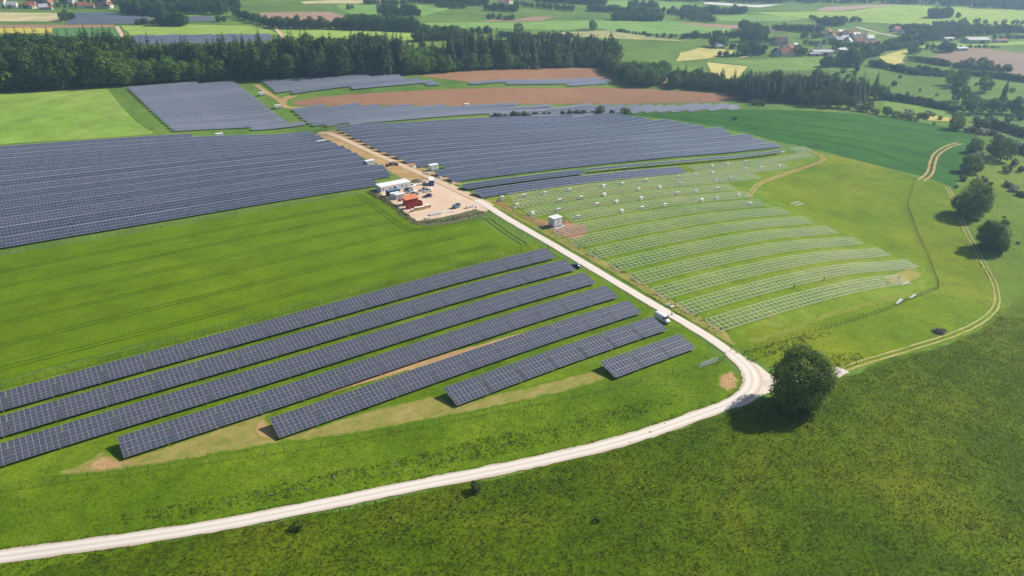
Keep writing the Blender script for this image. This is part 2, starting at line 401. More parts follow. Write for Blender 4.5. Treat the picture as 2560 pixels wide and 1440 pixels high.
M_dirtg = soil_mat('bare_earth_in_trampled_grass', A(172, 138, 94), A(202, 168, 122), .12, rim=A(152, 144, 78))
M_redf = soil_mat('dug_earth_overgrown', A(142, 104, 72), A(184, 148, 112), .25, rim=A(118, 140, 34))
M_dirt3 = soil_mat('mown_strip', A(138, 140, 60), A(156, 150, 78), .2, grass=A(112, 136, 26), amount=.47)
M_redsoil = soil_mat('dug_earth', A(142, 104, 72), A(184, 148, 112), .25, grass=A(140, 136, 66), amount=.66)
M_yard = soil_mat('crushed_stone_yard', A(214, 186, 160), A(232, 208, 184), .06)
M_bank = soil_mat('weedy_bank_soil', A(122, 104, 82), A(140, 126, 96), .2, grass=A(84, 104, 66), amount=.5)

# the near fields
sheet('meadow', pxs([(-260, 1452), (500, 1338), (1000, 1242), (1500, 1136), (1800, 1040), (1900, 1000), (2080, 960), (2200, 905), (2340, 866), (2440, 830), (2492, 780), (2560, 740), (2700, 760), (2900, 1100), (2700, 1560), (-300, 1560)]), M_fore, .05, 6, 1.2)
sheet('meadow', pxs([(2492, 780), (2495, 720), (2466, 660), (2436, 605), (2414, 560), (2390, 500), (2375, 468), (2400, 440), (2430, 400), (2475, 350), (2700, 380), (2800, 560), (2700, 760), (2560, 740)]), M_slope2, .045, 6, 1.0)
sheet('verge', pxs([(-200, 1428), (500, 1318), (1000, 1212), (1500, 1108), (1780, 1018), (1860, 960), (1800, 890), (1750, 905), (1600, 950), (1320, 1012), (800, 1112), (400, 1172), (-220, 1260)]), M_verge, .06, 5)
sheet('crop_field', [xy(*p) for p in ((-95, 206), (20, 205), (148, 205), (150, 232), (147, 243), (133, 252), (112, 247))] + pxs([(1060, 562), (1030, 556), (985, 520), (915, 481)]) + [xy(*p) for p in ((128, 296), (20, 296), (-95, 298))], M_crop, .06, 6, .25)
sheet('meadow', [xy(*p) for p in ((-100, 150), (0, 122), (60, 112), (120, 100), (150, 108), (156, 125), (156, 206), (20, 204), (-100, 205))], M_verge, .05, 6)
sheet('meadow', [xy(*p) for p in ((161, 96), (164, 180), (166, 262), (300, 290), (432, 278))]+pxs([(2030, 378), (2160, 405), (2300, 446), (2375, 464), (2390, 500), (2414, 560), (2436, 605), (2466, 660), (2495, 720), (2492, 780), (2440, 830), (2340, 866), (2200, 905), (2080, 950), (1960, 925), (1900, 905)]), M_bright, .05, 6, .6)
sheet('meadow', [xy(*p) for p in ((166, 116), (168, 180), (170, 262), (240, 268), (330, 266), (432, 274), (440, 262), (392, 250), (345, 240), (318, 215), (316, 160), (322, 132), (312, 124), (290, 116), (220, 113))], M_rack, .075, 6, 1.5, edge=3)
sheet('crop_field', pxs([(1560, 287), (1710, 281), (1858, 274), (2000, 276), (2140, 284), (2260, 300), (2360, 318), (2450, 345), (2465, 360), (2425, 400), (2400, 440), (2385, 470), (2330, 448), (2240, 425), (2160, 404), (2040, 374), (1985, 362), (1900, 342), (1840, 327), (1760, 312), (1640, 294)]), M_crop2, .08, 6, .3)
sheet('crop_field', pxs([(-220, 240), (0, 234), (268, 222), (300, 262), (340, 305), (388, 334), (330, 340), (0, 361), (-220, 374)]), M_pale, .08, 8)
sheet('ploughed_field', pxs([(730, 254), (790, 244), (900, 235), (1100, 224), (1280, 219), (1480, 218), (1600, 221), (1740, 230), (1868, 240), (1838, 247), (1800, 256), (1660, 258), (1480, 259), (1300, 260), (1180, 268), (1010, 264), (860, 263), (780, 266), (738, 262)]), M_brown, .1, 8)
sheet('ploughed_field', pxs([(1040, 190), (1130, 181), (1250, 174), (1400, 170), (1510, 169), (1540, 185), (1552, 206), (1530, 199), (1400, 200), (1290, 205), (1180, 206)]), M_brown, .1, 10)
sheet('ploughed_field', pxs([(1600, 214), (1668, 180), (1672, 196), (1655, 219)]), M_brown, .12, 10)
# bare and trampled ground round the tables and the racks
sheet('bare_ground', pxs([(80, 1198), (200, 1158), (262, 1122), (300, 1150), (430, 1110), (640, 1038), (700, 1010), (660, 1060), (700, 1095), (900, 1030), (1100, 985), (1130, 1010), (1280, 975), (1480, 925), (1530, 950), (1560, 940), (1400, 985), (1200, 1028), (900, 1085), (640, 1120), (420, 1160), (250, 1185)]), M_dirt2f, .09, 1.6, .3, edge=1.6, fade=2.2)
sheet('bare_ground', pxs([(690, 1003), (900, 943), (1200, 860), (1480, 785), (1490, 797), (1210, 875), (930, 955), (700, 1020)]), M_dirtf, .1, 1.0, .3, edge=1.5, fade=1.2)
sheet('bare_ground', smooth_line(pxs([(205, 1172), (235, 1150), (268, 1140), (310, 1152), (370, 1138), (335, 1160), (250, 1180), (205, 1172)]), 5)[:-1], M_dirtg, .1, .9, .3, edge=1, fade=2.0)
sheet('bare_ground', smooth_line(pxs([(630, 1075), (652, 1048), (685, 1066), (735, 1082), (690, 1098), (648, 1096), (630, 1075)]), 5)[:-1], M_dirtg, .11, .9, .3, edge=1, fade=2.0)
sheet('bare_ground', pxs([(1785, 965), (1795, 935), (1830, 925), (1850, 950), (1848, 975), (1820, 982)]), M_dirtf, .1, .6, .3, edge=.8, fade=2.4)
sheet('bare_ground', [xy(*p) for p in ((163, 112), (167, 120), (168, 150), (170, 200), (173, 232), (176, 258), (166, 262), (164, 200), (162, 150), (160, 112))], M_dirt2f, .09, 1.2, .4, edge=1.5, fade=2.2)
sheet('bare_ground', [xy(*p) for p in ((169, 205), (171, 199), (178, 201), (185, 205), (188, 212), (184, 219), (176, 224), (171, 238), (175, 256), (168, 256), (168, 222))], M_redf, .11, 1.0, .4, edge=1.2, fade=3.0)
for (a, b, c_, w) in ((178, 300, 244.5, 3.5), (178, 300, 232.0, 3.0), (186, 280, 219.5, 2.5), (190, 330, 257.5, 3.0)):
    ribbon('wheel_track', [xy(u, c_+.6*math.sin(u*.11)) for u in range(a, b, 6)], w, M_dirt3, .1, 4, 3, .6, 0)
ribbon('wheel_track', [xy(u, 112.5+.02*(u-230)) for u in range(168, 300, 6)], 2.6, M_dirt3, .11, 3, 3, .8, 0)
sheet('bare_ground', pxs([(2200, 690), (2268, 668), (2300, 668), (2312, 690), (2275, 712), (2230, 715)]), M_dirt2f, .1, 1.2, .4, edge=1.5, fade=3.0)
# the crop's tramlines: pairs of darker wheel ruts
M_rut = grass_mat('crop_rut', A(70, 98, 4), A(76, 104, 6), A(82, 110, 8), .05, 1.2, .2, .3)
M_rut2 = grass_mat('cereal_rut', A(30, 76, 16), A(34, 82, 18), A(40, 86, 22), .05, 1.2, .2, .3)
def rut_pair(line, gap, w, mat, dz=.12):
    L = densify(smooth_line(line, 6), 3.0, 0, closed=False); out = []
    for s in (-1, 1):
        P = []
        for i in range(len(L)):
            a = Vector(L[max(0, i-1)]); b = Vector(L[min(len(L)-1, i+1)]); d = (b-a).normalized()
            P.append(tuple(Vector(L[i])+Vector((-d.y, d.x))*(gap/2*s)))
        ribbon('wheel_rut', P, w, mat, dz, 4, 2, .06, 0)
for vv in (212, 226, 240, 254, 268, 282):
    u1 = {240: 146, 254: 128, 268: 122, 282: 120}.get(vv, 140)
    rut_pair([xy(u, vv+.35*math.sin(u*.05+vv)) for u in np.linspace(-90, u1, 16)], 1.9, .42, M_rut)
rut_pair(pxs([(895, 487), (930, 510), (975, 545), (1015, 570), (1060, 574), (1130, 565), (1210, 548), (1235, 560), (1270, 585), (1310, 610)]), 2.2, .55, M_rut)
for l in ([(1640, 292), (1900, 318), (2150, 352), (2300, 385), (2330, 397)], [(1760, 288), (2000, 312), (2200, 340), (2330, 366)], [(1950, 284), (2150, 305), (2300, 330), (2380, 350)], [(1700, 298), (1960, 336), (2160, 372), (2300, 425), (2318, 433)], [(2200, 292), (2330, 312), (2420, 335), (2452, 350)]):
    rut_pair(pxs(l), 2.4, .8, M_rut2, .14)

# ---------------------------------------------------------------- roads and tracks
def road_mat(name, c1, c2, c3):
    m = base_mat(name, c1, .95, 0, .1); b = m.node_tree.nodes['Principled BSDF']; p = pos(m)
    tc = nd(m, 'ShaderNodeTexCoord'); sp = nd(m, 'ShaderNodeSeparateXYZ'); lk(m, tc.outputs['UV'], sp.inputs[0])
    ad = nd(m, 'ShaderNodeMath', operation='MULTIPLY_ADD'); lk(m, noise(m, p, .25, 3), ad.inputs[0]); ad.inputs[1].default_value = .07; lk(m, sp.outputs['X'], ad.inputs[2])
    sb = nd(m, 'ShaderNodeMath', operation='SUBTRACT'); lk(m, ad.outputs[0], sb.inputs[0]); sb.inputs[1].default_value = .035
    col = ramp(m, sb.outputs[0], [(.0, c3), (.12, c2), (.27, c1), (.38, c1), (.5, c2), (.62, c1), (.76, c1), (.9, c2), (1.0, c3)])
    n3 = noise(m, p, 5.0, 4, .75)
    col = mixc(m, .8, col, ramp(m, n3, [(.3, (.86, .86, .86, 1)), (.6, (1, 1, 1, 1)), (.8, (1.08, 1.08, 1.08, 1))]), 'MULTIPLY')
    lk(m, col, b.inputs['Base Color'])
    bp = nd(m, 'ShaderNodeBump'); bp.inputs['Strength'].default_value = .2; bp.inputs['Distance'].default_value = .05
    lk(m, noise(m, p, 3.0, 5, .7), bp.inputs['Height']); lk(m, bp.outputs[0], b.inputs['Normal'])
    return m
M_road = road_mat('white_limestone_gravel', A(240, 231, 220), A(218, 206, 192), A(200, 184, 162))
M_road2 = road_mat('tan_gravel', A(224, 196, 166), A(210, 182, 150), A(196, 170, 132))
front = smooth_line(pxs([(-260, 1440), (0, 1394), (500, 1322), (1000, 1223), (1500, 1118), (1760, 1034), (1840, 1000), (1878, 965), (1872, 925), (1830, 885)]) , 8)
yardside = smooth_line([front[-1]]+[xy(*p) for p in ((158.2, 122), (158.6, 150), (159.5, 175), (160.5, 200), (161.5, 226), (163.2, 246), (164.5, 262))], 6)
ribbon('road', front, lambda t: 3.7+2.2*max(0, min(1, (t-.78)/.12))*max(0, 1-(t-.9)/.3), M_road, .14, 2.0, 8, .22)
ribbon('road', yardside, 4.1, M_road, .15, 2.5, 8, .2)
ribbon('road', smooth_line([yardside[-1]]+[xy(*p) for p in ((164.5, 290), (164.5, 320), (165, 350), (166.5, 380), (168.5, 410), (170.5, 440), (172.3, 476))], 6), 4.6, M_road2, .2, 3, 8, .25)
sheet('bare_ground', [xy(*p) for p in ((150, 303), (158, 303), (173, 285), (172, 320), (174, 350), (175, 380), (178, 420), (181, 470), (166, 476), (160, 440), (158, 400), (156, 370), (155, 340))], M_dirt, .1, 4, .5, edge=2.5)
sheet('yard', [xy(167.5, 252), xy(168, 300), xy(150, 302)]+pxs([(940, 478), (985, 510), (1040, 553), (1065, 553), (1120, 540), (1190, 525), (1215, 530)]), M_yard, .11, 4, .4, edge=2)
sheet('bank_ground', pxs([(915, 478), (938, 474), (985, 510), (1040, 553), (1120, 543), (1190, 523), (1225, 537), (1130, 560), (1060, 566), (1028, 558), (985, 522)]), M_bank, .13, 3, .4, edge=1.5)
M_fore2 = soil_mat('scattered_limestone', A(222, 210, 196), A(234, 224, 210), .5)
sheet('forecourt', smooth_line(pxs([(1862, 898), (1893, 912), (1918, 932), (1940, 950), (1935, 975), (1905, 990), (1870, 1010), (1838, 1018), (1850, 985), (1856, 945), (1862, 898)]), 5)[:-1], M_fore2, .13, 2, .12, edge=1.0)
M_slab = plain_mat('worn_concrete', A(220, 210, 202), .9, 0, .2, .15, .4)
ribbon('path', smooth_line(pxs([(1905, 962), (1990, 950), (2060, 942), (2112, 925)]), 6), 3.6, M_slab, .13, 2, 4, .3, .02)
M_lane = soil_mat('dusty_wheel_track', A(178, 166, 110), A(196, 184, 136), .3, grass=A(120, 140, 40), amount=.6)
track = smooth_line(pxs([(2095, 928), (2180, 900), (2280, 870), (2380, 838), (2450, 805), (2490, 765), (2488, 715), (2460, 660), (2430, 605), (2408, 560), (2385, 500), (2368, 468)]), 8)
track2 = smooth_line(pxs([(2303, 452), (2325, 432), (2332, 405), (2342, 385), (2372, 366), (2400, 358)]), 8)
track3 = smooth_line(pxs([(1870, 492), (1895, 462), (1935, 445), (1985, 428), (2030, 413), (2058, 400), (2050, 388), (2025, 378)]), 8)
def two_ruts(line, gap, w, mat, dz=.14):
    L = densify(line, 2.5, 0, closed=False)
    for s in (-1, 1):
        P = []
        for i in range(len(L)):
            a = Vector(L[max(0, i-1)]); b = Vector(L[min(len(L)-1, i+1)]); d = (b-a).normalized()
            P.append(tuple(Vector(L[i])+Vector((-d.y, d.x))*(gap/2*s)))
        ribbon('track', P, w, mat, dz, 2.5, 3, .12, 0)
two_ruts(track, 1.8, .6, M_lane)
two_ruts(track2, 3.2, 1.4, M_dirt)
two_ruts(track3, 1.7, .9, M_dirt)
ribbon('track', smooth_line(pxs([(640, 212), (668, 232), (700, 252), (716, 268), (760, 270)]), 6), 4.5, M_dirt, .16, 4, 3, .4, 0)
sheet('bare_ground', pxs([(695, 252), (715, 240), (745, 240), (720, 248), (716, 262), (705, 262)]), M_dirt, .15, 4, .4)

# ---------------------------------------------------------------- the far fields
def far(name, px, c1, c2=None, c3=None, dz=.35, stripe=None, soil=False):
    c2 = c2 or c1; c3 = c3 or c2
    m = soil_mat('far_'+name, c1, c2, .01, stripe=stripe) if soil else grass_mat('far_'+name, c1, c2, c3, .006, .12, .12, .1, stripe=stripe)
    return sheet(name, pxs(px), m, dz, 14, 1.0)
PALE = (A(190, 186, 138), A(204, 198, 152), A(180, 186, 130))
GRN = (A(116, 158, 74), A(128, 168, 84), A(138, 172, 92))
LGR = (A(140, 172, 72), A(152, 182, 82), A(160, 186, 92))
DGR = (A(84, 132, 70), A(92, 140, 76), A(102, 146, 84))
far('field', [(-200, 30), (0, 31), (168, 34), (160, 55), (0, 54), (-200, 54)], *PALE, stripe=(R(75), 14, .4))
far('field', [(-200, 64), (0, 63), (288, 62), (284, 69), (130, 71), (0, 69), (-200, 70)], A(158, 124, 100), A(170, 138, 112), soil=True)
far('field', [(-200, 70), (0, 70), (134, 70), (128, 84), (0, 84), (-200, 84)], A(196, 188, 84), A(202, 192, 88), A(180, 182, 90))
far('field', [(136, 70), (286, 68), (308, 100), (250, 104), (130, 92)], *DGR)
far('field', [(300, 65), (470, 62), (620, 65), (670, 73), (700, 87), (640, 88), (330, 90)], *LGR)
far('field', [(698, 75), (860, 76), (1040, 84), (1042, 104), (860, 104), (720, 100)], *LGR)
far('field', [(655, 32), (826, 30), (878, 48), (830, 57), (700, 53), (640, 38)], A(162, 134, 116), A(176, 148, 128), soil=True)
far('field', [(750, 5), (900, -4), (1000, -6), (960, 9), (760, 10)], *PALE)
far('field', [(1050, -6), (1180, -10), (1150, 6), (1060, 8)], A(160, 140, 122), A(170, 150, 130), soil=True)
far('field', [(840, 12), (1040, 12), (1130, 22), (1040, 44), (900, 44), (850, 26)], *GRN)
far('field', [(1210, 50), (1287, 50), (1330, 42), (1390, 42), (1347, 53), (1213, 55)], A(160, 132, 112), A(170, 142, 122), soil=True)
far('field', [(1060, 58), (1300, 56), (1500, 50), (1560, 60), (1420, 76), (1250, 72), (1080, 70)], *GRN)
far('field', [(1540, 40), (1690, 56), (1830, 72), (1810, 84), (1720, 88), (1560, 82), (1490, 70)], *GRN)
far('field', [(1397, 81), (1522, 77), (1660, 96), (1720, 104), (1560, 98), (1421, 92)], A(160, 166, 110), A(172, 174, 120))
far('field', [(1690, 154), (1700, 132), (1760, 119), (1835, 126), (1834, 134), (1764, 148)], A(188, 186, 112), A(200, 194, 122), A(178, 182, 104))
far('field', [(1767, 156), (1871, 167), (1855, 182), (1834, 203), (1800, 206), (1780, 190)], A(196, 190, 116), A(206, 198, 126))
far('field', [(2197, 143), (2251, 127), (2275, 125), (2258, 148), (2256, 168), (2224, 164)], A(196, 192, 112), A(206, 200, 122), A(176, 184, 100))
far('field', [(2275, 122), (2300, 112), (2372, 106), (2480, 108), (2580, 102), (2580, 112), (2440, 116), (2340, 120)], *LGR)
far('field', [(2318, 146), (2360, 132), (2440, 120), (2500, 126), (2600, 140), (2600, 195), (2520, 186), (2440, 165), (2380, 156)], A(146, 128, 112), A(158, 140, 124), soil=True)
far('field', [(1700, 57), (1861, 64), (1861, 72), (1830, 72), (1700, 63)], A(160, 134, 116), A(168, 142, 124), soil=True)
far('field', [(1898, 67), (1969, 72), (1965, 82), (1902, 77)], A(152, 132, 116), A(160, 140, 124), soil=True)
far('field', [(1878, 31), (2127, 28), (2237, 12), (2600, 26), (2600, 70), (2300, 64), (2100, 52), (1980, 44)], *LGR)
far('field', [(2060, 18), (2230, 10), (2220, 16), (2090, 28), (2040, 27)], A(170, 150, 132), A(178, 160, 142), soil=True)
far('field', [(1790, 42), (1860, 36), (2000, 42), (2005, 50), (1900, 54), (1800, 52)], *GRN)
far('field', [(1760, 4), (1880, 13), (1956, 11), (1900, 19), (1760, 10)], A(214, 216, 220), A(224, 226, 230))
far('field', [(1420, 2), (1560, -2), (1700, 6), (1760, 14), (1600, 24), (1480, 14)], *GRN)
far('field', [(2060, 80), (2180, 82), (2200, 88), (2100, 90), (2040, 84)], *LGR)
far('meadow', [(1765, 152), (1900, 150), (2080, 140), (2070, 158), (2040, 176), (1880, 180), (1868, 165)], A(112, 146, 66), A(124, 156, 74))
far('field', [(2300, 288), (2385, 296), (2392, 305), (2320, 302)], A(196, 182, 104), A(204, 190, 112))
far('meadow', [(2215, 246), (2300, 255), (2420, 285), (2380, 298), (2290, 286), (2200, 272)], A(108, 144, 54), A(120, 152, 62))
ribbon('road', smooth_line(pxs([(292, 66), (300, 80), (312, 103)]), 5), 5.0, M_road2, .5, 8, 2, .3, 0)
ribbon('road', smooth_line(pxs([(690, 72), (698, 82), (712, 97)]), 5), 5.0, M_road2, .5, 8, 2, .3, 0)
ribbon('road', smooth_line(pxs([(1850, 145), (1880, 139), (1905, 134)]), 5), 4.0, M_road2, .5, 8, 2, .3, 0)
ribbon('road', smooth_line(pxs([(2140, 68), (2190, 82), (2240, 92)]), 5), 7.0, M_slab, .6, 8, 2, .3, 0)

# ================================================================ SOLAR TABLES, ROWS AND RACKS
TILT = 0.224; S_LEN = 6.93; Z_LOW = 0.8; ROW_D = 12.12
PW, PL = 1.148, 2.285          # one panel, across and up the slope
PITCH_U = 1.170; PITCH_S = 2.31; TABLE = 10.72
def panel_glass(name, c1, c2, rough, cells=True, rnd='object'):
    m = base_mat(name, c1, rough, 0, .5); b = m.node_tree.nodes['Principled BSDF']; b.inputs['IOR'].default_value = 1.5
    if rnd == 'object': f = nd(m, 'ShaderNodeObjectInfo').outputs['Random']
    else: f = nd(m, 'ShaderNodeNewGeometry').outputs['Random Per Island']
    col = ramp(m, f, [(0, c1), (.45, c2), (.8, (c2[0]*1.15, c2[1]*1.02, c2[2]*1.08, 1)), (1, (c1[0]*.9, c1[1]*1.02, c1[2]*1.0, 1))])
    if rnd == 'island':
        oi = nd(m, 'ShaderNodeObjectInfo').outputs['Random']
        col = mixc(m, 1.0, col, ramp(m, oi, [(0, (.84, .86, .9, 1)), (.5, (1, 1, 1, 1)), (1, (1.2, 1.16, 1.12, 1))]), 'MULTIPLY')
    if cells:
        tc = nd(m, 'ShaderNodeTexCoord'); sp = nd(m, 'ShaderNodeSeparateXYZ'); lk(m, tc.outputs['UV'], sp.inputs[0])
        def line(sock, n, w):
            a = nd(m, 'ShaderNodeMath', operation='MULTIPLY'); lk(m, sock, a.inputs[0]); a.inputs[1].default_value = n
            fr = nd(m, 'ShaderNodeMath', operation='PINGPONG'); lk(m, a.outputs[0], fr.inputs[0]); fr.inputs[1].default_value = .5
            lt = nd(m, 'ShaderNodeMath', operation='LESS_THAN'); lk(m, fr.outputs[0], lt.inputs[0]); lt.inputs[1].default_value = w
            return lt.outputs[0]
        lx = line(sp.outputs['X'], 6, .03); ly = line(sp.outputs['Y'], 24, .045)
        mx = nd(m, 'ShaderNodeMath', operation='MAXIMUM'); lk(m, lx, mx.inputs[0]); lk(m, ly, mx.inputs[1])
        col = mixc(m, mx.outputs[0], col, (.10, .11, .13, 1))
        d = nd(m, 'ShaderNodeMath', operation='SUBTRACT'); lk(m, sp.outputs['Y'], d.inputs[0]); d.inputs[1].default_value = .5
        ab = nd(m, 'ShaderNodeMath', operation='ABSOLUTE'); lk(m, d.outputs[0], ab.inputs[0])
        lt = nd(m, 'ShaderNodeMath', operation='LESS_THAN'); lk(m, ab.outputs[0], lt.inputs[0]); lt.inputs[1].default_value = .009
        col = mixc(m, lt.outputs[0], col, (.30, .32, .36, 1))
    lk(m, col, b.inputs['Base Color']); return m
M_glass = panel_glass('solar_glass', (.052, .060, .086, 1), (.064, .068, .092, 1), .22)
M_glass2 = panel_glass('solar_glass_rows', (.046, .058, .090, 1), (.060, .072, .106, 1), .24, False, 'island')
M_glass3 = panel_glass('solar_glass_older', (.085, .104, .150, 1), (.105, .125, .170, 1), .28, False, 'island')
M_alu = plain_mat('anodised_aluminium', (.46, .48, .52, 1), .45, .35, .5, .06)
M_alu2 = plain_mat('panel_frames', (.50, .53, .60, 1), .5, .2, .5, .04)
M_alu3 = plain_mat('older_panel_frames', (.52, .545, .60, 1), .5, .2, .5, .04)
M_galv = plain_mat('galvanised_steel', (.60, .63, .64, 1), .5, .2, .5, .12, .8)
M_back = base_mat('panel_backsheet', (.05, .05, .055, 1), .7)

def panel_mesh():
    b = MB(); x, y, t = PW/2, PL/2, .035; r = .034
    o = [(-x, -y), (x, -y), (x, y), (-x, y)]; i = [(-x+r, -y+r), (x-r, -y+r), (x-r, y-r), (-x+r, y-r)]
    V = [(a, c, 0) for a, c in o]+[(a, c, t) for a, c in o]+[(a, c, t) for a, c in i]+[(a, c, t-.006) for a, c in i]
    F = [(3, 2, 1, 0)]+[(k, (k+1) % 4, (k+1) % 4+4, k+4) for k in range(4)]+[(k+4, (k+1) % 4+4, (k+1) % 4+8, k+8) for k in range(4)]+[(k+8, (k+1) % 4+8, (k+1) % 4+12, k+12) for k in range(4)]
    b.add(V, F, 0); b.add([V[12], V[13], V[14], V[15]], [(0, 1, 2, 3)], 1)
    me = b.mesh('panel', [M_alu, M_glass]); ul = me.uv_layers.new(name='UVMap')
    for p in me.polygons:
        for li in p.loop_indices:
            v = me.vertices[me.loops[li].vertex_index].co; ul.data[li].uv = ((v.x+x)/(2*x), (v.y+y)/(2*y))
        if p.normal.z < 0 and p.material_index == 1: p.flip()
    return me
PANEL = panel_mesh()
CT_, ST_ = math.cos(TILT), math.sin(TILT)
def slope_pt(x, s, off=0.0):   # s metres up the slope from the low edge, off metres above the panel plane
    return (x, s*CT_-off*ST_, Z_LOW+s*ST_+off*CT_)
def support_mesh(L):
    b = MB()
    for s in (.9, 2.7, 4.2, 6.0): b.beam(slope_pt(-L/2, s, -.06), slope_pt(L/2, s, -.06), .06, .09)
    n = max(2, round(L/3.5)+1)
    for k in range(n):
        x = -L/2+.5+(L-1.0)*k/(n-1)
        b.beam(slope_pt(x, .15, -.16), slope_pt(x, S_LEN-.15, -.16), .07, .11)
        for s in (1.5, 5.3):
            p = slope_pt(x, s, -.2); b.beam((p[0], p[1], -.5), p, .09, .12)
        p = slope_pt(x, 5.3, -.2); q = slope_pt(x, 3.6, -.2); b.beam((p[0], p[1], .7), q, .05, .05)
    return b.mesh('support_frame', M_galv)
SUPPORT = support_mesh(TABLE-.16)
SUPPORT.name = 'support_frame'
def table(u0, v, cols, label, rowlabel):
    L = cols*PITCH_U
    a = gp(u0, v+3.3); b = gp(u0+L, v+3.3)
    low = min(0.0, 0.0)
    o = empty('solar_table', gp(u0+L/2, v))
    pit = math.atan2(b.z-a.z, L)
    vs = math.atan2(gp(u0+L/2, v+6.7).z-gp(u0+L/2, v).z, 6.7)*.0
    o.location.z = (a.z+b.z)/2
    o.rotation_euler = (Matrix.Rotation(PHI, 3, 'Z') @ Matrix.Rotation(-pit, 3, 'Y')).to_euler()
    tag(o, label, 'solar table', rowlabel)
    link('support_frame', SUPPORT if cols == 9 else support_mesh(L-.1), o)
    for j in range(3):
        for i in range(cols):
            link('panel', PANEL, o, slope_pt((i-(cols-1)/2)*PITCH_U, (j+.5)*PITCH_S, .0), (TILT, 0, 0))
    return o
# the seven rows by the gravel road: (v of the low edge, left end, right end, tables)
NEAR = [(188.24, -19.0, 152.6), (176.18, -19.3, 152.3), (164.12, -19.7, 151.3), (152.07, .9, 150.8), (140.0, 31.9, 149.7), (127.95, 73.0, 149.0), (115.9, 115.8, 148.2)]
for r, (v, ua, ub) in enumerate(NEAR):
    n = round((ub-ua)/TABLE); pitch = (ub-ua)/n; us = [ua+pitch*k for k in range(n)]
    if r < 3: us = [ua-pitch]+us
    row = len(NEAR)-1-r
    for k, u in enumerate(us):
        where = 'leftmost' if k == 0 else 'rightmost' if k == len(us)-1 else nth(k)+' from the left'
        table(u+.08, v, 9, f'solar table of 27 panels, {where} in {nth(row)} near row from front', 'solar tables in the near rows by the gravel road')

def long_row(name, u0, u1, v, label, group, part_top=3, cw=PITCH_U, ch=PITCH_S, nrow=3, glass=None, alu=None, tilt=TILT, zl=Z_LOW, seg=TABLE, gap=.14, rows_at=None, posts=True, kind=None, frame_only=None):
    """One long row: thousands of panels too small to pick apart, over a slab of frames, on posts; it follows the ground."""
    ct, st = math.cos(tilt), math.sin(tilt); n = max(1, int((u1-u0)/seg)); us = [u0+seg*k for k in range(n)]
    S = nrow*ch; V = []; Q = []; FV = []; FQ = []; B = MB()
    xs0 = []
    for u in us: xs0 += [u, u+seg]
    P = np.array([xy(u, v+S*ct/2) for u in xs0]); Z = height(P[:, 0], P[:, 1])
    rows = list(range(nrow)) if rows_at is None else rows_at
    for k, u in enumerate(us):
        za, zb = Z[2*k], Z[2*k+1]
        def pt(du, s, off):
            t = du/seg; x, y = xy(u+du, v+s*ct-off*st); return (x, y, za+(zb-za)*t+zl+s*st+off*ct)
        nc = int(round((seg-gap)/cw)); w = (seg-gap)/nc
        s0, s1 = min(rows)*ch-.04, (max(rows)+1)*ch+(.14 if ch > 2 else .08)
        o = len(FV); FV += [pt(.0, s0, .0), pt(seg-gap, s0, .0), pt(seg-gap, s1, .0), pt(.0, s1, .0), pt(.0, s0, -.05), pt(seg-gap, s0, -.05), pt(seg-gap, s1, -.05), pt(.0, s1, -.05)]
        FQ += [(o, o+1, o+2, o+3), (o+7, o+6, o+5, o+4), (o, o+4, o+5, o+1), (o+1, o+5, o+6, o+2), (o+2, o+6, o+7, o+3), (o+3, o+7, o+4, o)]
        m = .022 if ch > 2 else .05; mv = .055
        for j in rows:
            for i in range(nc):
                o = len(V); V += [pt(i*w+m, j*ch+mv, .012), pt((i+1)*w-m, j*ch+mv, .012), pt((i+1)*w-m, (j+1)*ch-mv, .012), pt(i*w+m, (j+1)*ch-mv, .012)]
                Q.append((o, o+1, o+2, o+3))
        if posts:
            for du in (.6, seg*.5, seg-.7):
                for s in (.22*S, .78*S):
                    p = Vector(pt(du, s, -.06)); B.beam((p.x, p.y, p.z-zl-s*st-.6), p, .1, .12)
    root = empty(name, gp((u0+us[-1]+seg)/2, v))
    inv = -root.location
    def child(nm, vv, qq, mat):
        vv = np.array(vv)+np.array(inv); return link(nm, np_mesh(nm, vv, quads=qq, mats=[mat]), root)
    c = child('panels', V, Q, glass or M_glass2); c['kind'] = 'stuff'
    child('frame', FV, FQ, alu or M_alu2)
    if posts:
        B.v = [(a+inv.x, b+inv.y, c_+inv.z) for a, b, c_ in B.v]
        q = B.build('posts', M_galv, root); q['kind'] = 'stuff'
    tag(root, label, 'solar row', group, kind)
    return root

# large field left of the gravel road
vL0, DL = 303.18, 12.126
LR = [136.5, 149.5, 152.5, 149.0, 152.0, 154.0, 155.0, 156.5, 157.0, 157.5, 158.5, 160.5, 162.0, 164.0, 165.5, 92.5]
for k, ue in enumerate(LR):
    ue -= random.uniform(0, 1.1); n = math.floor((ue+90)/TABLE); u0 = ue-n*TABLE
    long_row('solar_row', u0, ue+.01, vL0+k*DL, f'dark solar row, {nth(k)} from the front in the large left field', 'solar rows in the large field left of the gravel road')
# large field right of the gravel road, and the half-covered rows in front of it
G_R = 'solar rows in the large field right of the gravel road'
long_row('solar_row', 167.3, 312.5, 262.1, 'dark solar row ending halfway along the bare racks', G_R)
long_row('solar_row', 167.5, 246, 273.4, 'short dark solar row behind the row that ends among the racks', G_R, rows_at=[1, 2])
long_row('solar_row', 246.2, 428, 273.4, 'narrow solar row only one panel high along the green strip', G_R, rows_at=[2])
PR = [441, 441, 438.5, 437, 438.5, 435, 432, 432, 430.5, 429, 428.5, 427.5, 426, 426, 424]
for k, ue in enumerate(PR):
    ul = 169+max(0, k-6)*1.2
    ul += random.uniform(-.6, .6)+(TABLE if k == 2 else 0); n = math.floor((ue-ul)/TABLE)
    long_row('solar_row', ul, ul+n*TABLE+.01, 291.6+k*11.78, f'dark solar row, {nth(k)} from the front in the large right field', G_R)
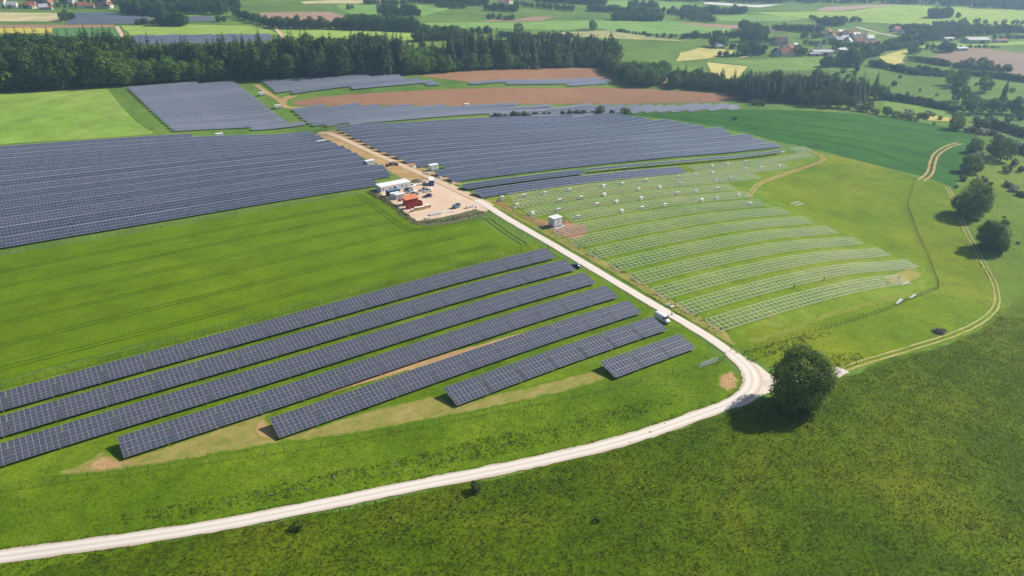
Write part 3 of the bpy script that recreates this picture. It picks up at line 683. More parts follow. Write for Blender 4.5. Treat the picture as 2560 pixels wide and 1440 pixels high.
# the older plant further back: panels lying lengthwise, lighter frames
def old_block(px, label, group, vstep=7.6, nrow=4, phase=0.0, posts=False, each=True):
    poly = [uv(*p) for p in pxs(px)]; vs = [p[1] for p in poly]; rows = []
    v = math.ceil(min(vs)/vstep)*vstep+phase
    while v < max(vs):
        cr = []
        for i in range(len(poly)):
            a, b = poly[i], poly[(i+1) % len(poly)]
            if (a[1] > v) != (b[1] > v): cr.append(a[0]+(b[0]-a[0])*(v-a[1])/(b[1]-a[1]))
        cr.sort()
        for i in range(0, len(cr)-1, 2):
            if cr[i+1]-cr[i] > 14: rows.append((v, cr[i], cr[i+1]))
        v += vstep
    for k, (v, a, b) in enumerate(rows):
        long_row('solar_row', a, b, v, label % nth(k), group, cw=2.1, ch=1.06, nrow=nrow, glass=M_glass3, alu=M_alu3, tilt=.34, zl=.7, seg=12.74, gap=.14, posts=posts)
old_block([(318, 222), (440, 214), (625, 206), (655, 236), (692, 268), (716, 276), (776, 320), (551, 328), (440, 334)], 'grey solar row, %s from the front in the block beside the pale field', 'solar rows of the block beside the pale green field')
old_block([(655, 206), (850, 196), (1000, 190), (1138, 213), (985, 220), (850, 228), (697, 240)], 'grey solar row, %s from the front in the block under the forest edge', 'solar rows of the block under the forest edge')
old_block([(1168, 209), (1300, 203), (1530, 199), (1552, 214), (1400, 217), (1185, 217)], 'pale solar row, %s from the front between the two ploughed fields', 'solar rows between the two ploughed fields')
old_block([(728, 275), (860, 266), (1180, 272), (1300, 263), (1500, 264), (1860, 265), (1852, 277), (1700, 283), (1560, 286), (1225, 293), (1100, 300), (900, 312), (832, 318), (780, 318)], 'grey solar row, %s from the front along the lower ploughed field', 'solar rows along the lower ploughed field')
def far_block(px, label, dv):
    """A plant so far off that its rows merge: slabs on the ground lattice."""
    poly = [uv(*p) for p in pxs(px)]; vs = [p[1] for p in poly]; V = []; Q = []; v = min(vs)
    while v < max(vs):
        cr = []
        for i in range(len(poly)):
            a, b = poly[i], poly[(i+1) % len(poly)]
            if (a[1] > v) != (b[1] > v): cr.append(a[0]+(b[0]-a[0])*(v-a[1])/(b[1]-a[1]))
        cr.sort()
        for i in range(0, len(cr)-1, 2):
            u = cr[i]
            while u < cr[i+1]-12:
                o = len(V); z0 = gp(u, v+2).z; z1 = gp(u+11.7, v+2).z
                for du, s, z in ((0, 0, z0), (11.7, 0, z1), (11.7, 4.2, z1), (0, 4.2, z0)):
                    x, y = xy(u+du, v+s*.94); V.append((x, y, z+.8+s*.34))
                Q.append((o, o+1, o+2, o+3)); u += 12
        v += dv
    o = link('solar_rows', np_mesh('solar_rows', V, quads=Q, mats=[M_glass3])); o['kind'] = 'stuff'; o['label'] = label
    return o
far_block([(328, 92), (450, 91), (685, 89), (689, 104), (560, 109), (370, 114), (342, 114)], 'far bluish solar field behind the forest belt', 8.0)
far_block([(188, 35), (292, 35), (380, 46), (386, 61), (164, 63), (190, 46)], 'far bluish solar field below the village', 8.0)
far_block([(463, 46), (545, 43), (547, 53), (465, 58)], 'small far bluish solar field beside the tree groups', 8.0)

# ---------------------------------------------------------------- bare galvanised racks
def rack(v, u0, u1, label, near=True, full=True, top_only=False, sp=2.45):
    n = max(2, round((u1-u0)/sp)); us = np.linspace(u0, u1, n+1)
    root = empty('mounting_rack', gp((u0+u1)/2, v)); inv = -root.location
    tag(root, label, 'mounting rack', 'bare galvanised mounting racks')
    P = np.array([xy(u, v+3.35) for u in us]); Z = height(P[:, 0], P[:, 1])
    def pt(i, s, off=0.0):
        x, y = xy(us[i], v+s*CT_-off*ST_); return Vector((x, y, Z[i]+Z_LOW+s*ST_+off*CT_))+inv
    w = .115 if near else .14
    rails = (.25, 1.9, 3.4, 5.0, 6.65)
    allb = MB()
    for j, s in enumerate(rails):
        b = MB() if near else allb
        step = 3
        idx = list(range(0, n, step))+[n]
        hi = n
        if not full and j in (1, 2, 3): hi = int(n*.86)
        for a_, b_ in zip(idx[:-1], idx[1:]):
            if b_ > hi: break
            b.beam(pt(a_, s, .06), pt(b_, s, .06), w, .09)
        if near: b.build('rail', M_galv, root)
    for i in range(n+1):
        b = MB() if near else allb
        b.beam(pt(i, .1, -.02), pt(i, S_LEN-.1, -.02), w*.9, .1)
        if near: b.build('rafter', M_galv, root)
    pb = MB()
    for i in range(0, n+1, 1 if near else 2):
        for s in (1.6, 5.3):
            p = pt(i, s, -.05); pb.beam((p.x, p.y, p.z-Z_LOW-s*ST_-.5), p, .08, .1)
        if near and i % 2 == 0:
            p = pt(i, 5.3, -.05); q = pt(i, 3.5, -.05); pb.beam((p.x, p.y, p.z-1.1), q, .05, .05)
    q = pb.build('posts', M_galv, root); q['kind'] = 'stuff'
    if not near:
        q = allb.build('grid', M_galv, root); q['kind'] = 'stuff'
    return root
RK = [(119.07, 163.0, 284.1), (131.2, 162.9, 315.4), (143.34, 163.6, 312.6), (155.48, 164.6, 310.1), (167.6, 165.3, 308.2), (179.75, 165.9, 306.1), (191.9, 166.7, 304.2), (204.0, 167.4, 302.4), (216.2, 184.0, 306.5), (228.3, 171.5, 308.5), (240.4, 174.0, 345.0), (250.6, 178.0, 388.0)]
for k, (v, a, b) in enumerate(RK):
    nm = 'unfinished galvanised rack with missing rails, frontmost beside the fence corner' if k == 0 else f'bare galvanised rack over grass, {nth(k)} from the front right of the road'
    rack(v, a, b, nm, near=(k < 8), full=(k != 0))
rack(262.1, 313.5, 432.0, 'bare galvanised rack continuing the solar row that ends halfway', near=False)
rack(273.4, 428.5, 445.0, 'short bare galvanised rack at the end of the narrow solar row', near=False)

# ================================================================ TREES, HEDGES AND WOODS
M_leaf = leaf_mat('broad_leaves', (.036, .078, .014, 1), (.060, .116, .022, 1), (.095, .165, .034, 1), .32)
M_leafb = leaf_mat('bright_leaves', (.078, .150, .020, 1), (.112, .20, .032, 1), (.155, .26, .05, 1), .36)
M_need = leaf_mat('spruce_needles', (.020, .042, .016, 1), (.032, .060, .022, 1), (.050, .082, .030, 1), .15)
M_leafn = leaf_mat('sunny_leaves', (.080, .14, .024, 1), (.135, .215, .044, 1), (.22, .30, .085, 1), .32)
M_bush = leaf_mat('shrub_leaves', (.040, .070, .024, 1), (.060, .100, .034, 1), (.10, .145, .06, 1), .25)
M_blossom = leaf_mat('may_blossom', (.10, .14, .08, 1), (.34, .36, .32, 1), (.55, .56, .52, 1), .2)
M_bark = plain_mat('bark', (.09, .07, .05, 1), .9, 0, .1, .3, 2.0)

def leaf_cloud(lobes, n, size, seed, droop=0.0, shell=(.72, 1.04)):
    """n leaf sprays (small kite-shaped faces) through the outer part of a set of lobes."""
    g = np.random.default_rng(seed); L = np.array(lobes, float)      # x y z rx ry rz
    w = (L[:, 3]*L[:, 4]+L[:, 4]*L[:, 5]+L[:, 3]*L[:, 5]); w /= w.sum()
    k = g.choice(len(L), n, p=w); d = g.normal(size=(n, 3)); d /= np.linalg.norm(d, axis=1)[:, None]
    r = g.uniform(shell[0], shell[1], n)[:, None]
    c = L[k, :3]+d*L[k, 3:6]*r
    nrm = d*np.array([1, 1, 1.0])+g.normal(size=(n, 3))*.5+np.array([0, 0, .5]); nrm /= np.linalg.norm(nrm, axis=1)[:, None]
    t = np.cross(nrm, g.normal(size=(n, 3))); t /= np.maximum(np.linalg.norm(t, axis=1)[:, None], 1e-6); b = np.cross(nrm, t)
    s = (size*g.uniform(.6, 1.35, n))[:, None]
    V = np.stack([c-t*s*.5, c+b*s*.34-nrm*s*.08, c+t*s*.5-np.array([0, 0, droop])*s, c-b*s*.34-nrm*s*.08], 1)
    # keep only sprays that are not deep inside another lobe
    inner = np.zeros(n, bool)
    for i in range(len(L)):
        q = (c-L[i, :3])/(L[i, 3:6]*.62); inner |= ((q**2).sum(1) < 1) & (k != i)
    V = V[~inner]
    return V.reshape(-1, 3), np.arange(len(V)*4).reshape(-1, 4)
def broad_lobes(seed, H=12.0, wide=.40, base=.10, n=15):
    r = random.Random(seed); L = [(0, 0, H*(.5+base/2), wide*H*.82, wide*H*.82, H*(.5-base/2)*.88)]
    for i in range(n):
        a = r.uniform(0, 2*math.pi); z = r.uniform(base+.12, .9); prof = math.sin(math.pi*min(1, max(.12, (z-base*.6)/(1.02-base*.6))))**.6
        R0 = wide*H*.66*prof; q = r.uniform(.14, .24)*H*(.7+.4*prof)
        L.append((math.cos(a)*R0, math.sin(a)*R0, z*H-q*.15, q, q, q*.9))
    return L
def crown_broad(name, seed, n, size, mat, H=12.0, wide=.40, base=.10, lobes=15):
    V, Q = leaf_cloud(broad_lobes(seed, H, wide, base, lobes), n, size, seed)
    return np_mesh(name, V, quads=Q, mats=[mat])
def trunk_broad(seed, H=12.0, base=.10):
    r = random.Random(seed); b = MB(); t = H*.55
    b.tube([(0, 0, -.4), (.05*r.uniform(-1, 1), .05, H*.08), (.2*r.uniform(-1, 1), .2*r.uniform(-1, 1), H*.3), (.3*r.uniform(-1, 1), .3*r.uniform(-1, 1), t)], [H*.034, H*.026, H*.02, H*.008], 7)
    for i in range(6):
        a = i*1.05+r.uniform(-.3, .3); z = H*r.uniform(.18, .42); L = H*r.uniform(.2, .32)
        b.tube([(0, 0, z), (math.cos(a)*L*.5, math.sin(a)*L*.5, z+L*.45), (math.cos(a)*L, math.sin(a)*L, z+L*.75)], [H*.013, H*.009, H*.003], 5)
    return b.mesh('trunk', M_bark, True)
def crown_conifer(name, seed, mat, H=20.0, wide=.17, levels=26, per=9):
    g = np.random.default_rng(seed); V = []; Q = []
    def quad(a, b_, c, d):
        o = len(V); V.extend([a, b_, c, d]); Q.append((o, o+1, o+2, o+3))
    for l in range(levels):
        t = l/(levels-1); z = H*(.06+.94*t); R0 = wide*H*((1-t)**.62)*(1+.12*g.normal())+.22
        np_ = max(4, int(per*(1-.45*t)))
        for i in range(np_):
            a = 2*math.pi*(i+g.uniform(-.35, .35))/np_+l*.7; R1 = R0*g.uniform(.7, 1.18)
            ca, sa = math.cos(a), math.sin(a); w = max(.28, R1*.30)*g.uniform(.8, 1.2)
            zz = z+g.uniform(-.25, .25); dr = R1*g.uniform(.18, .5)
            px_, py_ = -sa*w, ca*w
            m = (ca*R1*.55, sa*R1*.55, zz+.06*R1); e = (ca*R1, sa*R1, zz-dr)
            quad((ca*.1, sa*.1, zz+.1), (m[0]-px_, m[1]-py_, m[2]-.12*R1), m, (m[0]+px_, m[1]+py_, m[2]-.12*R1))
            quad(m, (m[0]-px_, m[1]-py_, m[2]-.12*R1), e, (m[0]+px_, m[1]+py_, m[2]-.12*R1))
    o = len(V); V.extend([(-.16, 0, H*.94), (.16, 0, H*.94), (.03, .02, H*1.015), (-.03, 0, H*1.01)]); Q.append((o, o+1, o+2, o+3))
    return np_mesh(name, np.array(V), quads=np.array(Q), mats=[mat])
def trunk_conifer(H=20.0):
    b = MB(); b.tube([(0, 0, -.5), (0, 0, H*.4), (0, 0, H*.97)], [H*.016, H*.011, H*.002], 6); return b.mesh('trunk', M_bark, True)
BROAD = [crown_broad('crown', 11+i, 1900, 1.0, M_leaf if i < 3 else M_leafb, 12, (.40, .36, .44, .40, .34)[i], (.08, .12, .05, .06, .12)[i]) for i in range(5)]
TRB = [trunk_broad(31+i) for i in range(2)]
CONI = [crown_conifer('crown', 51+i, M_need, 20, (.21, .19, .235, .20)[i]) for i in range(4)]
TRC = trunk_conifer()
SHRUB = [crown_broad('foliage', 71+i, 420, .55, (M_bush, M_leaf, M_bush, M_blossom)[i], 3.0, (.62, .7, .55, .6)[i], -.05, 10) for i in range(4)]

def tree(kind, p, h, label, group=None, var=None, wide=1.0):
    """kind: broad, conifer, shrub. One thing at its own spot."""
    r = random.Random(int(p[0]*31+p[1]*17)); p = on(p[0], p[1])
    if kind == 'shrub':
        i = var if var is not None else r.choice((0, 0, 1, 2)); s = h/3.0
        o = link('shrub', SHRUB[i]); o.location = p; o.scale = (s*wide, s*wide, s); o.rotation_euler = (0, 0, r.uniform(0, 6.28))
        return tag(o, label, 'shrub', group)
    if kind == 'broad':
        i = var if var is not None else r.choice((0, 1, 2, 2, 0, 3, 4)); s = h/12.0; nm = 'broadleaf_tree'; cm = BROAD[i]; tm = TRB[i % 2]
    else:
        i = var if var is not None else r.randrange(4); s = h/20.0; nm = 'spruce_tree'; cm = CONI[i]; tm = TRC
    o = empty(nm, p, r.uniform(0, 6.28)); o.scale = (s*wide, s*wide, s)
    link('crown', cm, o); link('trunk', tm, o)
    return tag(o, label, 'tree', group)
def scatter_mass(name, pts, label):
    """Many trees that read as one mass: pts = (x, y, height, kind index)."""
    srcs = [(m, 12.0) for m in BROAD]+[(m, 20.0) for m in CONI]+[(m, 3.0) for m in SHRUB]
    P = np.array([(p[0], p[1]) for p in pts]); Z = height(P[:, 0], P[:, 1])
    me = bpy.data.meshes.new(name); me.vertices.add(len(pts)); me.vertices.foreach_set('co', np.c_[P, Z].astype(np.float32).ravel())
    at_s = me.attributes.new('scl', 'FLOAT', 'POINT'); at_s.data.foreach_set('value', np.array([p[2]/srcs[p[3]][1] for p in pts], np.float32))
    at_r = me.attributes.new('rot', 'FLOAT', 'POINT'); at_r.data.foreach_set('value', RNG.uniform(0, 6.28, len(pts)).astype(np.float32))
    at_k = me.attributes.new('var', 'INT', 'POINT'); at_k.data.foreach_set('value', np.array([p[3] for p in pts], np.int32))
    me.update(); o = link(name, me); o['kind'] = 'stuff'; o['label'] = label
    ng = bpy.data.node_groups.new(name, 'GeometryNodeTree')
    ng.interface.new_socket('Geometry', in_out='INPUT', socket_type='NodeSocketGeometry'); ng.interface.new_socket('Geometry', in_out='OUTPUT', socket_type='NodeSocketGeometry')
    N = ng.nodes; Lk = ng.links; gi = N.new('NodeGroupInput'); go = N.new('NodeGroupOutput'); jn = N.new('GeometryNodeJoinGeometry')
    def attr(nm, ty):
        a = N.new('GeometryNodeInputNamedAttribute'); a.data_type = ty; a.inputs['Name'].default_value = nm; return a
    a_s = attr('scl', 'FLOAT'); a_r = attr('rot', 'FLOAT'); a_k = attr('var', 'INT')
    cx = N.new('ShaderNodeCombineXYZ'); Lk.new(a_r.outputs['Attribute'], cx.inputs['Z'])
    for i in sorted(set(p[3] for p in pts)):
        oi = N.new('GeometryNodeObjectInfo'); oi.transform_space = 'ORIGINAL'; oi.inputs['Object'].default_value = SRC[i]; oi.inputs['As Instance'].default_value = True
        cp = N.new('FunctionNodeCompare'); cp.data_type = 'INT'; cp.operation = 'EQUAL'; Lk.new(a_k.outputs['Attribute'], cp.inputs[2]); cp.inputs[3].default_value = i
        ip = N.new('GeometryNodeInstanceOnPoints'); Lk.new(gi.outputs[0], ip.inputs['Points']); Lk.new(cp.outputs[0], ip.inputs['Selection'])
        Lk.new(oi.outputs['Geometry'], ip.inputs['Instance']); Lk.new(cx.outputs[0], ip.inputs['Rotation']); Lk.new(a_s.outputs['Attribute'], ip.inputs['Scale'])
        Lk.new(ip.outputs[0], jn.inputs[0])
    Lk.new(jn.outputs[0], go.inputs[0])
    md = o.modifiers.new('spread', 'NODES'); md.node_group = ng
    return o

# ---------------------------------------------------------------- the lone trees on the right
def near_tree(name, px, h, wide, seed, n, size, label, base=.03, mat=None, lobes=26):
    p = at(*px); o = empty(name, on(p.x, p.y)); H = h
    V, Q = leaf_cloud(broad_lobes(seed, H, wide, base, lobes), n, size, seed, shell=(.5, 1.03))
    link('crown', np_mesh('crown', V, quads=Q, mats=[mat or M_leafn]), o); link('trunk', trunk_broad(seed, H, base), o)
    return tag(o, label, 'tree')
near_tree('broadleaf_tree', (1990, 1018), 17.6, .405, 5, 30000, .60, 'large dense dark green tree at the bend of the white road', -.02)
near_tree('broadleaf_tree', (2476, 622), 15.5, .56, 9, 14000, .80, 'round dark green tree beside the two-rut track', -.02)
near_tree('broadleaf_tree', (2422, 540), 20.0, .50, 14, 15000, .9, 'tall round tree on the far side of the two-rut track', -.02)
near_tree('broadleaf_tree', (2424, 432), 12.5, .58, 17, 6000, .8, 'broad dark tree at the corner of the dark green crop', -.02)
near_tree('broadleaf_tree', (2433, 383), 11.0, .54, 21, 5000, .8, 'round dark tree behind the white flowering bush', -.02)
near_tree('broadleaf_tree', (2390, 325), 14.5, .42, 25, 5000, .9, 'upright tree alone at the top of the dark green crop', 0)
tree('shrub', at(2446, 398), 5.5, 'white flowering bush between two dark trees by the crop', var=3, wide=1.3)
tree('shrub', at(1190, 1228), 2.4, 'dome shaped green bush on the lower edge of the white road', var=0)
tree('shrub', at(746, 1322), 1.9, 'low dark bush below the white road, left part', var=1)
tree('shrub', at(1493, 1302), 1.2, 'small low bush out in the dark foreground meadow', var=1)
tree('shrub', at(2514, 432), 5.5, 'dark round bush on the slope beyond the white bush', var=1)
tree('shrub', at(2405, 452), 3.6, 'pale grey-green bush at the corner of the dark crop', var=0, wide=1.2)
tree('shrub', at(2334, 312), 2.6, 'small pale bush at the upper edge of the dark crop', var=3)
tree('broad', at(2500, 402), 17, 'tall leafy tree at the edge of the scrub on the right slope', var=2)
tree('broad', at(2482, 392), 12, 'shorter leafy tree left of the tall one in the slope scrub', var=0)
tree('broad', at(2422, 284), 20, 'big round sunlit tree beyond the dark green crop', var=2)
tree('broad', at(2394, 254), 20, 'tall bare-looking dark tree standing on the pasture hedge', var=1)
tree('broad', at(2372, 212), 17, 'leftmost tall thin tree of the trio on the pasture', var=4, wide=.8)
tree('broad', at(2391, 218), 19, 'middle tall dark tree of the trio on the pasture', var=1, wide=.8)
tree('broad', at(2407, 212), 17, 'rightmost tall tree of the trio on the pasture', var=1, wide=.8)
tree('broad', at(2460, 230), 17, 'wide greyish tree right of the trio on the pasture', var=1, wide=1.1)
tree('conifer', at(2508, 246), 20, 'tall dark conifer low on the right pasture')
tree('shrub', at(2234, 215), 6, 'small round tree alone on the open pasture', var=2)
tree('conifer', at(2187, 230), 21, 'pointed spruce rising from the round tree group on the pasture')
tree('conifer', at(2142, 178), 18, 'single spruce on the slope above the conifer wood')
tree('broad', at(1482, 76), 15, 'round tree standing alone in the wide green field', var=2)
tree('shrub', at(1836, 300), 3.5, 'small dark tree standing on the edge of the ploughed field', var=1)
G_slope = 'trees round the pasture on the right'
for x, y, h in ((2166, 246, 14), (2186, 248, 15), (2205, 248, 13)): tree('broad', at(x, y), h, 'round tree in the close group of three at the foot of the pasture', G_slope, 2)
for x, y, h in ((2420, 170, 13), (2450, 170, 14), (2470, 172, 11), (2515, 178, 9), (2404, 168, 9)): tree('broad', at(x, y), h, 'round tree standing in the hedge under the brown field', G_slope, 2)
for x, y, h in ((2455, 283, 13), (2480, 285, 14), (2505, 284, 15), (2530, 286, 14), (2553, 288, 15), (2580, 288, 14)): tree('broad', at(x, y), h, 'dark tree in the row at the foot of the right pasture', G_slope, 1)
for x, y, h in ((1998, 260, 13), (2030, 266, 15), (2072, 268, 16), (2092, 269, 15), (2124, 272, 13), (2166, 279, 11), (2216, 290, 9)): tree('broad', at(x, y), h, 'rounded broadleaf tree in front of the conifer wood beside the dark crop', 'broadleaf fringe of the conifer wood', 2)
for x, y, h in ((1862, 247, 9), (1885, 262, 7), (1905, 264, 6), (2148, 278, 8), (2188, 285, 7), (2238, 293, 7), (2255, 296, 6), (2272, 300, 6), (2290, 303, 4)): tree('shrub', at(x, y), h*.8, 'bushy shrub along the edge between conifer wood and dark crop', 'shrubs along the conifer wood', 1, 1.2)

# ---------------------------------------------------------------- hedges: each line of bushes is one hedge
def hedge(px, h, n, label, var=(0, 1, 2), name='hedge', jit=1.5):
    L = densify(pxs(px), 1.0, 0, closed=False); r = random.Random(int(px[0][0]*3+px[0][1])); V = []; Q = []; off = 0
    base = on(*L[len(L)//2])
    mats = [M_bush, M_leaf, M_blossom]; mid = []
    for k in range(n):
        p = L[min(len(L)-1, int((k+r.uniform(0, .9))/n*len(L)))]; i = r.choice(var); me = SHRUB[i]
        co = np.empty(len(me.vertices)*3, np.float32); me.vertices.foreach_get('co', co); co = co.reshape(-1, 3)
        s = h/3.0*r.uniform(.6, 1.25); a = r.uniform(0, 6.28); w = s*r.uniform(.8, 1.15)
        x, y = p[0]+r.uniform(-jit, jit), p[1]+r.uniform(-jit, jit)
        X = np.stack([(co[:, 0]*math.cos(a)-co[:, 1]*math.sin(a))*w+x-base.x, (co[:, 0]*math.sin(a)+co[:, 1]*math.cos(a))*w+y-base.y, co[:, 2]*s+hz(x, y)-base.z], 1)
        V.append(X); q = np.arange(len(X)).reshape(-1, 4)+off; off += len(X); Q.append(q); mid += [(0, 1, 0, 2)[i]]*len(q)
    o = link(name, np_mesh(name, np.concatenate(V), quads=np.concatenate(Q), mats=mats, midx=mid)); o.location = base
    return tag(o, label, 'hedge')
hedge([(1235, 292), (1375, 288)], 3.2, 18, 'low green hedge behind the top row of the large right solar field')
hedge([(1402, 288), (1500, 286)], 4.0, 14, 'dark bushes behind the solar field, right of the low hedge')
tree('shrub', at(1500, 285), 7.5, 'tallest round bush at the back of the right solar field', var=1)
tree('shrub', at(1530, 287), 4.5, 'pale bush between two dark bushes behind the solar field', var=0)
tree('shrub', at(1562, 286), 6.5, 'dark broad bush at the right end behind the solar field', var=1, wide=1.2)
hedge([(2176, 164), (2230, 174), (2290, 187)], 7.5, 30, 'dark hedge below the curved yellow field')
hedge([(2291, 153), (2340, 160), (2394, 170), (2526, 179)], 6.5, 46, 'long hedge along the lower edge of the brown hillside field')
hedge([(2296, 175), (2360, 188)], 6.0, 18, 'hedge fragment on the pasture above the tree trio')
hedge([(2291, 187), (2362, 192)], 4.5, 16, 'low scrub line under the hedge fragment on the pasture')
hedge([(2416, 187), (2480, 193), (2570, 206)], 7.0, 34, 'hedge right of the tree trio running out of the picture')
hedge([(2207, 248), (2300, 262), (2386, 279)], 7.0, 44, 'flowering hedge across the foot of the pasture', (0, 1, 2, 3))
hedge([(2410, 328), (2450, 336), (2490, 340)], 4.5, 18, 'flowering scrub at the upper right corner of the dark crop', (0, 0, 2, 3))
hedge([(2440, 322), (2480, 318), (2520, 330), (2570, 345)], 7.5, 34, 'tall scrub thicket on the slope behind the dark crop')
hedge([(2490, 352), (2530, 372), (2580, 392)], 6.5, 26, 'scrub thicket below the tall thicket on the right edge', (0, 1, 2, 3))
hedge([(2446, 447), (2480, 472)], 2.6, 8, 'short flowering scrub line on the slope beyond the tracks', (0, 0, 3))
hedge([(2511, 460), (2562, 498)], 3.0, 10, 'low scrub line near the right edge of the slope', (0, 1, 3))
hedge([(2262, 290), (2300, 294), (2332, 291)], 5.0, 10, 'bushes between conifer wood and small yellow field', (0, 1, 3))
hedge([(2200, 128), (2250, 122), (2310, 112)], 8.0, 26, 'leafy belt above the curved yellow field')
hedge([(1540, 79), (1625, 89)], 5.0, 14, 'low hedge in the green fields beyond the forest')
hedge([(1250, 92), (1345, 96), (1430, 97)], 7.0, 24, 'hedge on the bank behind the forest')
hedge([(2480, 96), (2590, 96)], 6.0, 14, 'pale scrub beside the far farm hall')
hedge([(2400, 118), (2500, 120)], 4.0, 12, 'low scrub along the top of the brown hillside field')

# ---------------------------------------------------------------- woods
conif = []; broad = []
def wood(front, depths, hfun, kindfun, sp, seed):
    r = random.Random(seed); F = [at(*p) for p in front]; poly = [(p.x, p.y) for p in F]
    back = []
    for p, d in zip(F, depths):
        n = Vector((p.x, p.y)).normalized(); back.append((p.x+n.x*d, p.y+n.y*d))
    full = poly+back[::-1]; xs = [p[0] for p in full]; ys = [p[1] for p in full]
    y = min(ys); k = 0
    while y < max(ys):
        x = min(xs)+(k % 2)*sp/2
        while x < max(xs):
            q = (x+r.uniform(-.42, .42)*sp, y+r.uniform(-.42, .42)*sp)
            if inside(q, full):
                de = min(geometry.intersect_point_line(Vector(q), Vector(poly[i]), Vector(poly[i+1]))[0].__sub__(Vector(q)).length for i in range(len(poly)-1))
                px = 1280+FPX*q[0]/(q[1]*_cs+CAM_H*_sn)
                kd = kindfun(px, de, r); h = hfun(px, de, r, kd)
                (conif if kd == 'c' else broad).append((de, q[0], q[1], h, kd))
            x += sp
        y += sp*.87; k += 1
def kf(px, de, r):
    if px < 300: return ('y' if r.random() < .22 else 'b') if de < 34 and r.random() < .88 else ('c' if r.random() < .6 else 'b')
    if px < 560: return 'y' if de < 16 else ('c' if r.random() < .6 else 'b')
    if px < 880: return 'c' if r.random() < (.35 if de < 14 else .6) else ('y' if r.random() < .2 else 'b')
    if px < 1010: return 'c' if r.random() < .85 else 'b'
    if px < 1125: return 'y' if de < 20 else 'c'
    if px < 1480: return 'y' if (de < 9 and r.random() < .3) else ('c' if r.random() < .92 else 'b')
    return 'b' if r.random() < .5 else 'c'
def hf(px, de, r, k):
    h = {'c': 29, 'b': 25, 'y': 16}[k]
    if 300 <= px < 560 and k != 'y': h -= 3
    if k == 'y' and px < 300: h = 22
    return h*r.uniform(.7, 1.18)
wood([(-330, 240), (-150, 234), (0, 229), (150, 223), (320, 214), (450, 207), (560, 202), (700, 197), (880, 191), (1040, 185), (1140, 179), (1250, 173), (1400, 169), (1530, 167)],
     [120, 115, 110, 105, 85, 40, 38, 42, 45, 48, 50, 48, 45, 40], hf, kf, 5.6, 3)
wood([(1520, 178), (1560, 208), (1600, 219), (1640, 218), (1662, 200)], [45, 40, 50, 55, 50], lambda p, d, r, k: 15*r.uniform(.75, 1.2), lambda p, d, r: 'y' if r.random() < .6 else 'b', 6.5, 5)
wood([(1672, 226), (1700, 222), (1760, 226), (1812, 230), (1850, 240)], [40, 42, 40, 30, 30], lambda p, d, r, k: (18 if k == 'c' else 13)*r.uniform(.75, 1.15), lambda p, d, r: 'b' if d < 8 else ('c' if r.random() < .6 else 'b'), 7.0, 6)
wood([(1848, 250), (1900, 256), (1980, 257), (2060, 260), (2130, 262), (2168, 256)], [45, 52, 55, 58, 50, 20], lambda p, d, r, k: 21*r.uniform(.75, 1.18), lambda p, d, r: 'c' if r.random() < .93 else 'b', 5.4, 8)
SRC = [None]*13
mass = []
def settle(lst, kind, keep):
    lst.sort(key=lambda t: t[0]); out = []
    for n, (de, x, y, h, kd) in enumerate(lst):
        if n < keep:
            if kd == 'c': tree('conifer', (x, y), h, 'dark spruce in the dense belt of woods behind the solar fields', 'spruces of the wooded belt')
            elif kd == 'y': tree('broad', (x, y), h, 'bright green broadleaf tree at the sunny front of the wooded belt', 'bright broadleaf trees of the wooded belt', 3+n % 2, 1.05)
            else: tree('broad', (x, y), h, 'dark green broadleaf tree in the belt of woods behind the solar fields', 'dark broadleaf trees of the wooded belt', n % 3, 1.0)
        else:
            mass.append((x, y, h, (5+n % 4) if kd == 'c' else (3+n % 2) if kd == 'y' else n % 3))
settle(conif, 'c', 250); settle(broad, 'b', 200)
for o in list(COL.objects):
    if o.type == 'MESH' and o.name.startswith('crown'):
        for i, me in enumerate(BROAD+CONI):
            if o.data == me and SRC[i] is None: SRC[i] = o
    if o.type == 'MESH' and o.name.startswith('shrub'):
        for i, me in enumerate(SHRUB):
            if o.data == me and SRC[9+i] is None: SRC[9+i] = o
scatter_mass('forest', mass, 'deep dark green mass of the woods behind its front trees')
